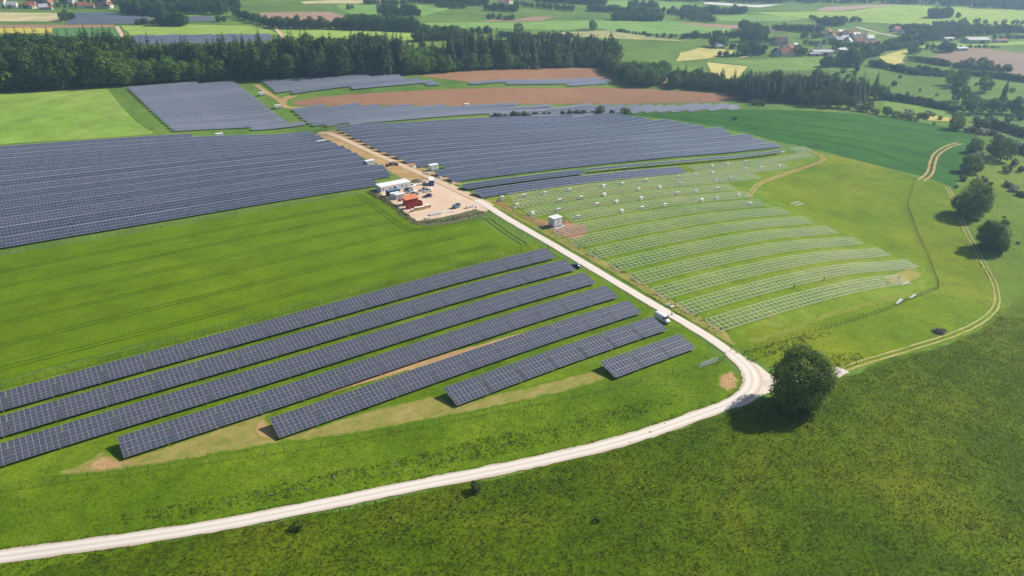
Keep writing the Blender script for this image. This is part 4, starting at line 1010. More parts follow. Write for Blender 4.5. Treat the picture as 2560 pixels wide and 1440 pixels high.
# far tree groups on the fields and along the valley
fm = []; rr = random.Random(99)
def grp(x0, y0, x1, y1, n, h, kinds=(0, 1, 2, 2), jx=4, jy=1.5):
    for i in range(n):
        t = (i+rr.random())/n; p = at(x0+(x1-x0)*t+rr.uniform(-jx, jx), y0+(y1-y0)*t+rr.uniform(-jy, jy)); k = rr.choice(kinds)
        fm.append((p.x, p.y, h*rr.uniform(.65, 1.2), k))
for a in ((312, 38, 405, 41, 22, 17), (320, 28, 560, 36, 34, 16), (330, 14, 600, 24, 40, 15), (420, 4, 560, 8, 26, 15), (400, 64, 463, 65, 16, 16), (332, 62, 392, 62, 7, 8), (588, 42, 690, 71, 22, 11), (692, 71, 872, 74, 24, 14),
          (868, 74, 1046, 80, 46, 16), (860, 66, 1000, 68, 20, 15), (955, 40, 1046, 41, 18, 16), (540, 55, 562, 55, 3, 11), (1055, 77, 1086, 77, 5, 9), (1040, 104, 1160, 97, 30, 15), (1165, 87, 1235, 83, 10, 9), (1294, 84, 1298, 84, 1, 17),
          (1345, 90, 1430, 94, 9, 7), (1620, 92, 1725, 97, 14, 6), (1220, 48, 1286, 51, 9, 8), (1092, 18, 1165, 22, 14, 9), (1020, 5, 1215, 14, 50, 12), (1212, 25, 1292, 30, 18, 12), (1290, 14, 1430, 28, 24, 10), (1340, 3, 1515, 13, 60, 14),
          (1470, 27, 1640, 38, 34, 13), (1530, 50, 1655, 53, 34, 13), (1570, 18, 1645, 20, 16, 13), (1640, 30, 1760, 45, 20, 12), (1700, 35, 1862, 34, 40, 14), (1700, 48, 1790, 56, 16, 12), (1852, 74, 1912, 100, 20, 16), (1856, 102, 1902, 104, 10, 18),
          (1700, 96, 1850, 93, 30, 9), (1780, 117, 1812, 119, 5, 15), (1826, 122, 1838, 123, 3, 10), (2045, 62, 2102, 64, 14, 13), (2020, 46, 2062, 58, 10, 8), (2325, 44, 2376, 44, 16, 17), (2388, 45, 2394, 45, 2, 12),
          (2085, 53, 2152, 55, 12, 9), (2330, 66, 2402, 64, 16, 8), (1856, 138, 1906, 136, 10, 17), (1790, 140, 1830, 143, 8, 7), (1930, 76, 2060, 82, 26, 11), (1900, 104, 1950, 110, 8, 9), (2000, 96, 2120, 90, 14, 8), (2010, 114, 2130, 108, 14, 8),
          (2080, 122, 2200, 118, 14, 8), (1990, 138, 2010, 138, 3, 14), (2060, 168, 2130, 158, 20, 12), (2110, 156, 2200, 136, 22, 13), (2095, 160, 2150, 166, 7, 19), (2205, 120, 2260, 106, 14, 11), (2260, 106, 2400, 96, 22, 11), (2260, 86, 2330, 90, 18, 9),
          (2230, 76, 2590, 82, 90, 11), (2330, 90, 2500, 86, 26, 11), (2270, 134, 2292, 132, 4, 10), (2274, 150, 2284, 150, 2, 8), (2312, 122, 2345, 124, 5, 8), (2352, 128, 2378, 132, 6, 13), (155, 53, 186, 48, 6, 11), (0, 22, 320, 17, 22, 7), (60, 8, 300, 9, 14, 9), (240, 14, 310, 12, 8, 12), (905, 10, 1020, 12, 26, 8), (860, 24, 892, 23, 3, 9), (2370, 60, 2600, 62, 20, 9)):
    grp(*a)
# along the top of the picture the far wooded ridge
ridge = pxs([(1480, -1), (1640, 3), (1760, 3), (1890, 8), (2000, 6), (2230, 9), (2400, 18), (2580, 26), (2800, 30)]); rp = [Vector(p) for p in ridge]
full = ridge+[tuple(p+p.normalized()*260) for p in rp[::-1]]; xs = [p[0] for p in full]; ys = [p[1] for p in full]
for _ in range(2600):
    q = (rr.uniform(min(xs), max(xs)), rr.uniform(min(ys), max(ys)))
    if inside(q, full): fm.append((q[0], q[1], rr.uniform(13, 22), rr.choice((0, 1, 2, 5, 6, 7, 8))))
full = pxs([(900, -14), (1300, -14), (1700, -12), (1500, -4), (1000, -6)])
scatter_mass('far_woods', fm, 'hazy tree groups and woods scattered over the far valley')

G_sc = 'bushes scattered over the right slopes'
for x, y, h in ((2120, 196, 5), (2150, 200, 4), (2108, 182, 6), (2090, 190, 5), (2135, 188, 5), (2250, 196, 4), (2300, 228, 3), (2342, 240, 3), (2268, 236, 3), (2440, 214, 4), (2480, 216, 4), (2530, 230, 5), (2545, 252, 5), (2430, 262, 7), (2470, 264, 6), (2495, 270, 6), (2535, 268, 7), (2350, 300, 4), (2316, 298, 4), (2440, 306, 6), (2470, 300, 6), (2520, 306, 7), (2548, 300, 7)):
    tree('shrub', at(x, y), h, 'bush standing loosely on the pasture slopes at the right', G_sc)
for x, y, h, lb in ((2550, 430, 4.5, 'bush at the right edge above the low scrub line'), (2535, 415, 5, 'paler bush left of the one at the right edge'), (2478, 520, 1.8, 'tiny bush on the slope right of the tall round tree'), (2510, 545, 1.5, 'tiny dark bush further right on the steep slope'), (2545, 610, 1.6, 'tiny bush near the right edge below the slope scrub'), (2390, 470, 2.2, 'small bush between dark crop corner and tall round tree')):
    tree('shrub', at(x, y), h, lb)

# ================================================================ THE SITE YARD AND THE THINGS ABOUT IT
M_white = plain_mat('white_paint', (.80, .80, .80, 1), .5, 0, .4, .08)
M_whitegrey = plain_mat('light_grey_paint', (.56, .57, .60, 1), .5, 0, .4, .08)
M_blue = plain_mat('blue_container_paint', (.025, .11, .30, 1), .5, 0, .4, .15)
M_navy = plain_mat('dark_blue_paint', (.025, .05, .11, 1), .5, 0, .4, .12)
M_navytop = plain_mat('blue_grey_roof', (.10, .19, .29, 1), .55, 0, .4, .12)
M_red = plain_mat('red_container_paint', (.42, .055, .03, 1), .55, 0, .4, .15)
M_orange = plain_mat('orange_tarpaulin', (.62, .22, .10, 1), .7, 0, .3, .1)
M_wood = plain_mat('raw_wood', (.58, .44, .28, 1), .8, 0, .2, .2, 3)
M_carton = plain_mat('white_carton', (.82, .78, .74, 1), .8, 0, .2, .08)
M_dark = plain_mat('dark_metal', (.05, .052, .055, 1), .6, .2, .4, .1)
M_conc = plain_mat('grey_concrete', (.26, .28, .30, 1), .85, 0, .3, .15)
M_pad = plain_mat('pale_concrete_slab', (.58, .60, .66, 1), .85, 0, .3, .1)
M_glassw = base_mat('window_glass', (.02, .025, .03, 1), .08, 0, .6)
M_rubber = base_mat('tyre_rubber', (.02, .02, .02, 1), .8)
M_rim = base_mat('wheel_rim', (.45, .45, .46, 1), .35, .7)
M_lamp = base_mat('lamp_glass', (.75, .76, .78, 1), .15, 0, .6)
M_fence = plain_mat('green_steel_wire', (.055, .085, .075, 1), .5, .2, .4, .1)
M_stone = plain_mat('rubble_stone', (.50, .42, .34, 1), .9, 0, .2, .35, 1.0)
M_sand = soil_mat('sand_heap_sand', (.50, .42, .32, 1), (.60, .50, .38, 1), .5)
M_reel = plain_mat('weathered_reel_wood', (.20, .12, .09, 1), .85, 0, .2, .25, 2)
M_cable = plain_mat('black_cable', (.03, .03, .032, 1), .6, 0, .3, .1)
M_twig = plain_mat('dry_branches', (.16, .14, .14, 1), .9, 0, .1, .35, 2)
UD = Vector((CPH, SPH, 0)); VD = Vector((-SPH, CPH, 0))

def box_with_panels(b, L, W, H, z0=0.0, rib=.28, depth=.05, mi=0):
    """A container shell with upright ribs on all four sides."""
    b.box((0, 0, z0+H/2), (L-2*depth, W-2*depth, H), mi)
    n = int(L/rib)
    for i in range(n):
        if i % 2 == 0:
            x = -L/2+L*(i+.5)/n
            for s in (-1, 1): b.box((x, s*(W/2-depth/2), z0+H/2), (L/n, depth-.004, H-.3), mi)
    n = int(W/rib)
    for i in range(n):
        if i % 2 == 0:
            y = -W/2+W*(i+.5)/n
            for s in (-1, 1): b.box((s*(L/2-depth/2), y, z0+H/2), (depth-.004, W/n, H-.3), mi)
    for x in (-1, 1):
        for y in (-1, 1): b.box((x*(L/2-.06), y*(W/2-.06), z0+H/2), (.124, .124, H+.02), mi)
    for z in (.07, H-.07):
        for s in (-1, 1):
            b.box((0, s*(W/2-.05), z0+z), (L-.24, .104, .14), mi); b.box((s*(L/2-.05), 0, z0+z), (.104, W-.24, .14), mi)
def place(name, px, rz, label, cat, group=None):
    p = at(*px) if len(px) == 2 and max(px) > 0 and not isinstance(px, Vector) else px
    o = empty(name, on(p[0], p[1], .06), rz); return tag(o, label, cat, group)

# site offices: a range of white container cabins
office_a, office_b = at(953, 482), at(1028, 471)
dirv = (office_b-office_a); dirv.z = 0; olen = dirv.length; dirv.normalize(); o_rz = math.atan2(dirv.y, dirv.x); nv = Vector((-dirv.y, dirv.x, 0))
off_z = on(*(office_a+dirv*olen/2+nv*3)[:2]).z+.15
for i in range(5):
    w = olen/5; c = office_a+dirv*(w*(i+.5))+nv*3.0
    o = place('site_cabin', c, o_rz, f'white container cabin, {nth(i)} from the left in the site office range', 'cabin', 'white cabins of the site office range'); o.location.z = off_z
    m = MB(); m.box((0, 0, 1.45), (w-.06, 6.0, 2.7)); m.build('shell', M_white, o)
    m = MB(); m.box((0, 0, 2.86), (w-.02, 6.08, .12)); m.build('roof', M_white, o)
    m = MB(); m.box((0, 0, -.15), (w-.12, 5.9, .54)); m.build('plinth', M_dark, o)
    if i in (0, 1, 2, 3):
        m = MB(); m.box((.2 if i % 2 else -.3, -3.02, 1.7), (.75, .05, .7)); f = m.build('window', M_whitegrey, o)
        m = MB(); m.box((.2 if i % 2 else -.3, -3.05, 1.7), (.62, .03, .57)); m.build('pane', M_glassw, f)
    if i in (2, 4):
        m = MB(); m.box((-.75, -3.02, 1.1), (.85, .05, 2.0)); f = m.build('door', M_whitegrey if i == 4 else M_dark, o)
        m = MB(); m.box((-.45, -3.06, 1.1), (.12, .04, .04)); m.build('handle', M_dark, f)
    if i == 0:
        for y in (-1.7, 1.4):
            m = MB(); m.box((-w/2-.0, y, 1.6), (.07, .8, .9)); f = m.build('window', M_whitegrey, o)
            m = MB(); m.box((-w/2-.04, y, 1.6), (.03, .66, .76)); m.build('pane', M_glassw, f)

def container(name, px, rz, L, W, H, body, roofm, label, cat='container', doors=True, stripe=False, open_top=False, group=None, dz=0):
    o = place(name, px, rz, label, cat, group)
    m = MB(); box_with_panels(m, L, W, H, .12) if not open_top else None
    if open_top:
        for s in (-1, 1):
            m.box((0, s*(W/2-.04), .12+H/2), (L, .08, H)); m.box((s*(L/2-.04), 0, .12+H/2), (.08, W-.16, H))
            n = int(L/.5)
            for i in range(n): m.box((-L/2+L*(i+.5)/n, s*(W/2+.03), .12+H/2), (.2, .056, H-.2))
        m.box((0, 0, .2), (L-.2, W-.2, .1))
        m.build('shell', body, o)
        m = MB(); rr_ = random.Random(3)
        for i in range(26): m.box((rr_.uniform(-L/2+.5, L/2-.5), rr_.uniform(-W/2+.4, W/2-.4), .9+rr_.uniform(0, .9)), (rr_.uniform(.4, 1.2), rr_.uniform(.3, .8), rr_.uniform(.2, .6)), 0, rr_.uniform(0, 3))
        q = m.build('rubbish_load', M_reel, o); q['kind'] = 'stuff'
    else:
        m.build('shell', body, o)
        m = MB(); m.box((0, 0, .12+H+.035), (L-.1, W-.1, .05)); m.build('roof', roofm, o)
    if doors:
        for s in (-1, 1):
            m = MB(); m.box((L/2+.015, s*W*.245, .12+H/2), (.05, W*.47, H-.26)); d = m.build('door', body, o)
            m = MB()
            for k in (.25, .75): m.tube([(L/2+.06, s*W*.49*k, .3), (L/2+.06, s*W*.49*k, H)], .025, 5)
            m.build('lock_bar', M_whitegrey, d)
    if stripe:
        for k, (x, z, a, h) in enumerate(((-1.3, 1.85, 1.5, .42), (.8, 1.55, 1.2, .36))):
            m = MB(); n = 6
            for i in range(n): m.box((x-a/2+a*(i+.5)/n, -W/2-.006, z), (a/n*.62, .012, h*(1 if i % 3 else .75)))
            m.build('lettering', M_whitegrey, o)
    return o
container('storage_container', (983, 489), o_rz, 6.0, 2.6, 2.6, M_navy, M_navytop, 'dark blue container with blue-grey roof in front of the white cabins')
container('storage_container', (988, 494), o_rz, 4.6, 2.2, 2.2, M_whitegrey, M_white, 'white ribbed container just in front of the dark blue one', doors=True)
container('storage_container', (999, 497), o_rz, 4.6, 2.2, 2.2, M_whitegrey, M_white, 'white ribbed container between dark blue container and orange roof', doors=True)
red = container('storage_container', (1027, 511), o_rz, 6.4, 2.6, 2.5, M_red, M_red, 'red container under a sloping orange tarpaulin roof', doors=False)
m = MB(); m.add([(-3.4, -1.5, 2.85), (3.4, -1.5, 2.85), (3.2, 1.7, 4.1), (-3.2, 1.7, 4.1), (-3.4, -1.5, 2.78), (3.4, -1.5, 2.78), (3.2, 1.7, 4.0), (-3.2, 1.7, 4.0)], [(0, 1, 2, 3), (7, 6, 5, 4), (0, 4, 5, 1), (1, 5, 6, 2), (2, 6, 7, 3), (3, 7, 4, 0)]); m.build('tarpaulin', M_orange, red)
m = MB()
for x in (-3, 3): m.box((x, 1.4, 3.2), (.1, .1, 1.3))
m.build('tarpaulin_post', M_wood, red)
container('open_container', (1036, 519), o_rz, 7.0, 2.5, 2.4, M_red, M_red, 'open-topped red container full of rubbish beside the crates', doors=False, open_top=True)
container('storage_container', (1079, 461), o_rz+R(62), 6.1, 2.5, 2.7, M_blue, M_white, 'bright blue container with white roof at the far side of the yard', stripe=True)
m = MB()
for k, (px, py, s) in enumerate(((1031, 530, 1.0), (1041, 526, 1.1), (1049, 525, 1.1), (1057, 523.5, 1.1), (1065, 521, 1.2), (1072, 519.5, 1.2))):
    o = place('crate', (px, py), o_rz, f'pale wooden crate, {nth(k)} from the left in the row by the red container', 'crate', 'pale crates beside the red container')
    m = MB(); m.box((0, 0, .09), (1.3*s, 1.1*s, .12)); m.build('pallet', M_wood, o)
    m = MB(); m.box((0, 0, .62*s+.12), (1.22*s, 1.05*s, 1.0*s))
    for x in (-.5, 0, .5):
        for sg in (-1, 1): m.box((x*s, sg*(.54*s), .62*s+.12), (.1, .04, 1.0*s))
    m.build('boards', M_wood, o)
    m = MB(); m.box((0, 0, 1.15*s+.13), (1.3*s, 1.14*s, .08)); m.build('lid', M_carton, o)

# ---------------------------------------------------------------- cars and the van
def loft(sections, mi=0):
    """sections: list of (x, [(y, z) ring])."""
    b = MB(); n = len(sections[0][1]); V = [(x, y, z) for x, r_ in sections for y, z in r_]; F = []
    for i in range(len(sections)-1):
        for k in range(n): F.append((i*n+k, i*n+(k+1) % n, (i+1)*n+(k+1) % n, (i+1)*n+k))
    F += [tuple(range(n)), tuple(range((len(sections)-1)*n, len(sections)*n))]
    b.add(V, F, mi); return b
def ring(w, z0, z1, k=.12):
    c = min(w*.3, (z1-z0)*.35, k*2)
    return [(-w, z0+c*.5), (-w+c*.4, z0), (w-c*.4, z0), (w, z0+c*.5), (w, z1-c), (w-c, z1), (-w+c, z1), (-w, z1-c)]
def wheel_mesh(r_, w_):
    b = MB(); b.tube([(0, -w_/2, 0), (0, w_/2, 0)], r_, 14); return b.mesh('tyre', M_rubber)
def rim_mesh(r_, w_):
    b = MB(); b.tube([(0, -w_/2, 0), (0, w_/2, 0)], r_, 10); return b.mesh('rim', M_rim)
TYRE, RIM = wheel_mesh(.33, .22), rim_mesh(.2, .235)
CARM = {}
def car(px, rz, col, label, estate=False, L=4.5, group='cars parked in the site yard'):
    key = tuple(col)
    if key not in CARM:
        mt = base_mat('car_paint', (*col, 1), .28, .2, .5); mt.node_tree.nodes['Principled BSDF'].inputs['Coat Weight'].default_value = .6; CARM[key] = mt
    mt = CARM[key]; p = at(*px); o = empty('car', on(p.x, p.y, .08), rz); tag(o, label, 'car', group)
    h = L/2
    S = [(-h, ring(.68, .42, .78)), (-h+.12, ring(.80, .30, .92)), (-h+.8, ring(.87, .24, .97)), (0, ring(.89, .22, .95)), (h-1.3, ring(.88, .24, .93)), (h-.5, ring(.84, .26, .82)), (h-.1, ring(.76, .32, .70)), (h, ring(.62, .40, .60))]
    loft(S).build('body', mt, o, True)
    rear = -h+.15 if estate else -h+.55
    C = [(rear, ring(.66, .90, .94)), (rear+(.3 if estate else .75), ring(.66, .90, 1.40)), (-.2, ring(.66, .90, 1.46)), (h-2.3, ring(.65, .90, 1.42)), (h-1.35, ring(.70, .86, .92))]
    loft(C).build('windows', M_glassw, o, True)
    C2 = [(rear+(.28 if estate else .72), ring(.60, 1.385, 1.43)), (-.2, ring(.62, 1.42, 1.50)), (h-2.3, ring(.58, 1.40, 1.45))]
    loft(C2).build('roof', mt, o, True)
    for x in (-h+.85, h-.95):
        for y in (-.80, .80):
            w = link('wheel', TYRE, o, (x, y, .33)); link('rim', RIM, w)
    for y in (-.58, .58):
        m = MB(); m.box((h-.07, y, .62), (.12, .3, .13)); m.build('headlight', M_lamp, o)
    return o
U_RZ = PHI
car((1022, 477), U_RZ+.05, (.03, .09, .26), 'blue car parked beside the white cabins')
car((1029, 482), U_RZ, (.72, .72, .70), 'white car parked between the blue and the grey car', True)
car((1037, 487), U_RZ+.02, (.18, .20, .24), 'blue-grey car nearest the white containers in the yard')
car((1059, 477), U_RZ+math.pi, (.34, .36, .38), 'grey car partly behind the silver estate car')
car((1069, 480), U_RZ+math.pi+.04, (.55, .56, .55), 'silver estate car in the middle of the yard', True)
car((1069, 493), U_RZ+math.pi, (.035, .042, .055), 'dark car standing alone in the open yard', True)
car((1034, 466), U_RZ+.5, (.75, .75, .75), 'white car at the far corner of the white cabins')
car((1440, 668), PHI+math.pi/2+.12, (.02, .06, .14), 'dark blue car parked at the end of a near solar row', group=None, L=4.3)
def van():
    a = at(1634, 803); b = at(1680, 822)
    p = (a+b)/2; rz = math.atan2(-1*CPH, 1*SPH)+.04      # nose towards the camera along the road
    o = empty('delivery_van', on(*xy(152.6, 134.0), .06), rz); tag(o, 'white high-roof delivery van parked on the edge of the gravel road', 'van'); o.scale = (.92, .92, .92)
    S = [(-3.0, ring(.93, .42, 2.45)), (-2.9, ring(.98, .34, 2.60)), (0.6, ring(.99, .34, 2.62)), (1.35, ring(.97, .34, 2.50)), (2.05, ring(.95, .34, 1.55)), (2.75, ring(.90, .36, 1.18)), (2.98, ring(.80, .42, 1.0))]
    loft(S).build('body', M_white, o, True)
    m = MB(); m.add([(1.42, -.80, 2.36), (1.42, .80, 2.36), (2.04, .84, 1.60), (2.04, -.84, 1.60)], [(0, 1, 2, 3)]); m.add([(1.46, -.80, 2.37), (1.46, .80, 2.37), (2.09, .84, 1.60), (2.09, -.84, 1.60)], [(0, 1, 2, 3)]); m.build('windscreen', M_glassw, o)
    for s in (-1, 1):
        m = MB(); m.box((1.25, s*.985, 1.85), (.9, .03, .62)); m.build('side_window', M_glassw, o)
        m = MB(); m.box((2.80, s*.64, 1.0), (.2, .34, .26)); m.build('headlight', M_lamp, o)
        m = MB(); m.box((1.75, s*1.12, 1.75), (.12, .22, .34)); m.build('mirror', M_dark, o)
        for x in (-1.9, 1.95):
            w = link('wheel', TYRE, o, (x, s*.88, .34)); link('rim', RIM, w)
    m = MB(); m.box((2.93, 0, .5), (.16, 1.5, .26)); m.build('bumper', M_dark, o)
    m = MB(); m.box((2.96, 0, .82), (.1, .9, .16)); m.build('grille', M_dark, o)
van()

# ---------------------------------------------------------------- transformer stations
def station(px, label, L=3.4, W=2.6, H=2.5, pad=False, rz=None, group='white transformer cabins in the solar fields', dz=0.0):
    o = place('transformer_station', px, PHI if rz is None else rz, label, 'transformer', group)
    if pad:
        m = MB(); m.box((0, 0, .05), (L+1.6, W+1.6, .2)); m.build('slab', M_pad, o)
    m = MB(); m.box((0, 0, .42), (L-.1, W-.1, .66)); m.build('plinth', M_conc, o)
    m = MB(); m.box((0, 0, .75+H/2), (L, W, H)); m.build('shell', M_whitegrey if pad else M_white, o)
    m = MB(); m.box((0, 0, .75+H+.09), (L+.26, W+.26, .18)); r_ = m.build('roof', M_white, o)
    m = MB(); m.box((.1, -.1, .75+H+.24), (.5, .4, .14)); m.build('vent', M_whitegrey, r_)
    for x in (-.8, .8):
        m = MB(); m.box((x*L/3.4, -W/2-.015, .75+H*.46), (1.2*L/3.4, .04, H*.84)); d = m.build('door', M_white, o)
        m = MB(); m.box((x*L/3.4+.4*(-1 if x > 0 else 1), -W/2-.05, .75+H*.45), (.06, .05, .25)); m.build('handle', M_dark, d)
    for s in (-1, 1):
        m = MB()
        for k in range(6): m.box((s*(L/2+.015), 0, 1.2+.12*k), (.03, 1.0, .07))
        m.build('louvre', M_whitegrey, o)
    return o
station((1388, 566), 'white transformer station on a pale slab in dug brown earth', 4.6, 3.6, 3.4, True, PHI+.02, None)
station((925, 415), 'white transformer cabin at the road edge of the left solar field', 4.6, 2.8, 2.2)
station(gp(174, 318.5), 'white transformer cabin at the left edge of the right solar field', 4.6, 2.8, 2.4)
station((804, 362), 'white transformer cabin among the back rows of the left solar field', 5.0, 2.8, 1.6)
station((549, 342), 'small white cabin behind the left solar field', 4.4, 2.6, 1.4)
station((655, 239), 'small white cabin at the upper right of the block beside the pale field', 4.4, 2.6, 1.6)
station((694, 271), 'small white cabin at the lower right of the block beside the pale field', 4.4, 2.6, 1.6)
station((1166, 268), 'small white cabin at the edge of the lower ploughed field', 4.4, 2.6, 2.0)

# ---------------------------------------------------------------- pallets, bundles and heaps
boxes8 = [(45, 345), (300, 313), (612, 270), (1048, 215), (1278, 190), (1497, 163), (1490, 75), (1700, 48), (1945, 20), (55, 460), (517, 393), (795, 360), (1080, 318), (1550, 262), (1740, 240), (1935, 115), (2140, 95), (2385, 68), (218, 555), (545, 510), (1027, 440), (1275, 412), (1562, 377), (287, 682), (563, 638), (865, 600), (1355, 533), (1557, 503), (1845, 465), (1995, 583)]
bx = [(1500+x*.1875, 400+y*.1875) for x, y in boxes8]+[(1256, 494), (1311, 489), (1362, 483), (1423, 475.5), (1400, 501), (1453, 494), (1292, 513), (1493, 511), (1331, 533), (1396, 525), (1445, 543)]
bx.sort(key=lambda q: q[0])
lines = {}
wp = []
for q in bx:
    p = at(q[0], q[1]+4); u_, v_ = uv(p.x, p.y); wp.append((u_, v_, q))
wp.sort(key=lambda t: t[1]); bands = []
for t in wp:
    if bands and t[1]-bands[-1][-1][1] < 6: bands[-1].append(t)
    else: bands.append([t])
for bi, bd in enumerate(bands):
    bd.sort()
    for k, (u_, v_, q) in enumerate(bd):
        where = 'leftmost' if k == 0 else nth(k)+' from the left'
        o = empty('panel_pallet', gp(u_, v_, .06), PHI+random.uniform(-.25, .25)); tag(o, f'white pallet load among the racks, {where} in {nth(bi)} pallet line from front', 'pallet', 'white pallet loads among the racks')
        m = MB(); m.box((0, 0, .09), (1.9, 1.15, .13)); m.build('pallet', M_wood, o)
        m = MB(); m.box((0, 0, .82), (1.8, 1.1, 1.3)); m.build('load', M_carton, o)
        m = MB(); m.box((0, 0, .5), (1.83, 1.13, .09)); m.box((0, 0, 1.15), (1.83, 1.13, .09)); m.build('strap', M_whitegrey, o)
for k, (x, y) in enumerate(((1296, 451), (1335, 447), (1382, 439.5), (1400, 440), (1462, 432.5), (1518, 426), (1563, 421), (1624, 414), (1665, 409), (1715, 404), (1782, 398), (1825, 393), (1870, 389), (1920, 384), (1957, 381))):
    p = at(x, y+.5); o = empty('panel_pallet', on(p.x, p.y, .06), PHI); tag(o, f'low white pallet on the green strip, {nth(k)} from the left', 'pallet', 'low white pallets on the green strip')
    m = MB(); m.box((0, 0, .09), (2.3, 1.15, .13)); m.build('pallet', M_wood, o)
    m = MB(); m.box((0, 0, .42), (2.25, 1.1, .5)); m.build('load', M_carton, o)
def bundle(px, rz, L, W, H, n, label, mat=None, lift=0.0, name='beam_bundle'):
    o = place(name, px, rz, label, 'bundle'); r_ = random.Random(int(px[0]))
    for i in range(3):
        m = MB(); m.box((-L/2+L*(i+.5)/3, 0, .06+lift/2), (.12, W+.1, .12+lift)); m.build('bearer', M_wood, o)
    for i in range(n):
        for j in range(max(1, int(H/.14))):
            m = MB(); m.box((r_.uniform(-.12, .12), -W/2+W*(i+.5)/n, .12+lift+.07+.14*j), (L, W/n*.86, .125)); m.build('beam', mat or M_galv, o)
    return o
bundle((2247, 757), at(2260, 750).xy.to_3d().x*0+math.atan2((at(2262, 750)-at(2235, 763)).y, (at(2262, 750)-at(2235, 763)).x), 5.2, .9, .3, 4, 'white bundle of rails lying left at the fence corner', M_white, .25)
bundle((2281, 744), math.atan2((at(2295, 740)-at(2267, 748)).y, (at(2295, 740)-at(2267, 748)).x), 5.0, .9, .3, 4, 'white bundle of rails lying right at the fence corner', M_white, .25)
bundle((1983, 509), PHI-.1, 9.0, .5, .14, 2, 'long pale beams lying on the bright meadow, upper pair', M_white)
bundle((1993, 513), PHI-.1, 9.0, .5, .14, 2, 'long pale beams lying on the bright meadow, lower pair', M_white)
bundle((2258, 712), PHI+.02, 8.5, .5, .2, 3, 'white beams stacked under the open end of the frontmost rack', M_white)
bundle((1088, 537), o_rz, 5.5, 1.6, .6, 7, 'stack of grey beams at the lower edge of the yard')
bundle((1120, 531), o_rz-.1, 6.0, 1.0, .3, 5, 'pale beams beside the weedy bank of the yard', M_white)
bundle((1068, 548), o_rz, 2.0, 1.0, .8, 3, 'small white stack at the corner of the yard', M_carton)
def heap(px, rx, ry, h, mat, label, seed, name='heap', lumps=26, cat='heap', stone=.5):
    o = place(name, px, o_rz, label, cat); r_ = random.Random(seed); b = MB()
    n = 14; V = [(0, 0, h)]; F = []
    for j, t in enumerate((.35, .7, 1.0)):
        for i in range(n):
            a = 2*math.pi*i/n; q = r_.uniform(.85, 1.15); V.append((math.cos(a)*rx*t*q, math.sin(a)*ry*t*q, h*max(0, 1-t)**.8*r_.uniform(.8, 1.15)-(.1 if j == 2 else 0)))
    for i in range(n): F.append((0, 1+i, 1+(i+1) % n))
    for j in range(2):
        for i in range(n): F.append((1+j*n+i, 1+(j+1)*n+i, 1+(j+1)*n+(i+1) % n, 1+j*n+(i+1) % n))
    b.add(V, F); b.build('mound', mat, o)
    b = MB()
    for i in range(lumps):
        a = r_.uniform(0, 6.28); t = r_.uniform(.1, 1.1); s = stone*r_.uniform(.4, 1.2); b.box((math.cos(a)*rx*t, math.sin(a)*ry*t, max(.05, h*max(0, 1-t)**.8)), (s, s*r_.uniform(.6, 1), s*.6), 0, r_.uniform(0, 3), .75)
    q = b.build('stones', M_stone, o); q['kind'] = 'stuff'
    return o
heap((1040, 455), 3.4, 2.4, 1.7, M_bank, 'weedy heap of rubble behind the white cabins', 3)
heap((1035, 419), 3.2, 2.2, 1.3, M_sand, 'pale sand heap beside the road under the right solar field', 5, lumps=6)
heap((1098, 445), 2.2, 1.6, .8, M_stone, 'small stone heap right of the blue container', 8)
heap((1130, 459), 2.4, 1.5, .7, M_stone, 'stone heap at the second stair of the right solar field', 9)
heap((1152, 473), 2.6, 1.6, .7, M_bank, 'brown rubble heap left of the front solar row', 10)
heap((1180, 488), 2.4, 1.6, .7, M_stone, 'rubble heap at the left end of the front solar row', 12)
heap((1250, 503), 2.6, 1.8, .8, M_bank, 'heap of waste by the fence at the road, left of pallets', 15)
heap((1283, 519), 2.2, 1.3, .6, M_stone, 'pale stone heap in the trampled earth by the racks', 16)
heap((1350, 568), 2.0, 1.0, .6, M_sand, 'small clay heap left of the white transformer station', 19, lumps=8)
heap((1412, 556), 2.2, 1.4, .8, M_redsoil, 'dark earth heap right of the white transformer station', 20, lumps=8)
for k, (x, y, s) in enumerate(((1168, 521, 1.1), (1176, 519.5, 1.0), (1184, 517.5, 1.0), (1192, 519, .8), (1070, 437, 1.3), (1062, 435, 1.0))):
    o = place('bulk_bag', (x, y), .4*k, f'white bulk bag, {nth(k)} from the left at the yard\'s lower edge' if k < 4 else ('larger white bag stack beside the road above the yard' if k == 4 else 'smaller white bag beside the road above the yard'), 'bag', 'white bulk bags round the yard')
    m = MB(); m.box((0, 0, .5*s), (1.0*s, 1.0*s, 1.0*s), 0, 0, .9); m.box((0, 0, 1.06*s), (.5*s, .5*s, .14*s), 0, .5, .6); m.build('sack', M_carton, o)
    m = MB()
    for a in (0, 1, 2, 3): m.beam((.35*s*math.cos(a*1.57+.78), .35*s*math.sin(a*1.57+.78), .98*s), (.2*s*math.cos(a*1.57+.78), .2*s*math.sin(a*1.57+.78), 1.3*s), .05, .03)
    m.build('loops', M_whitegrey, o)
o = place('bulk_bag', (1671, 767), .3, 'white sack beside the road near the workers', 'bag'); m = MB(); m.box((0, 0, .55), (1.1, 1.0, 1.1), 0, 0, .8); m.box((.1, 0, 1.2), (.5, .5, .3), 0, .4, .5); m.build('sack', M_carton, o)
m = MB(); m.box((1.2, -.3, .15), (1.4, .5, .25), 0, .4); m.build('spilled_sheet', M_carton, o)
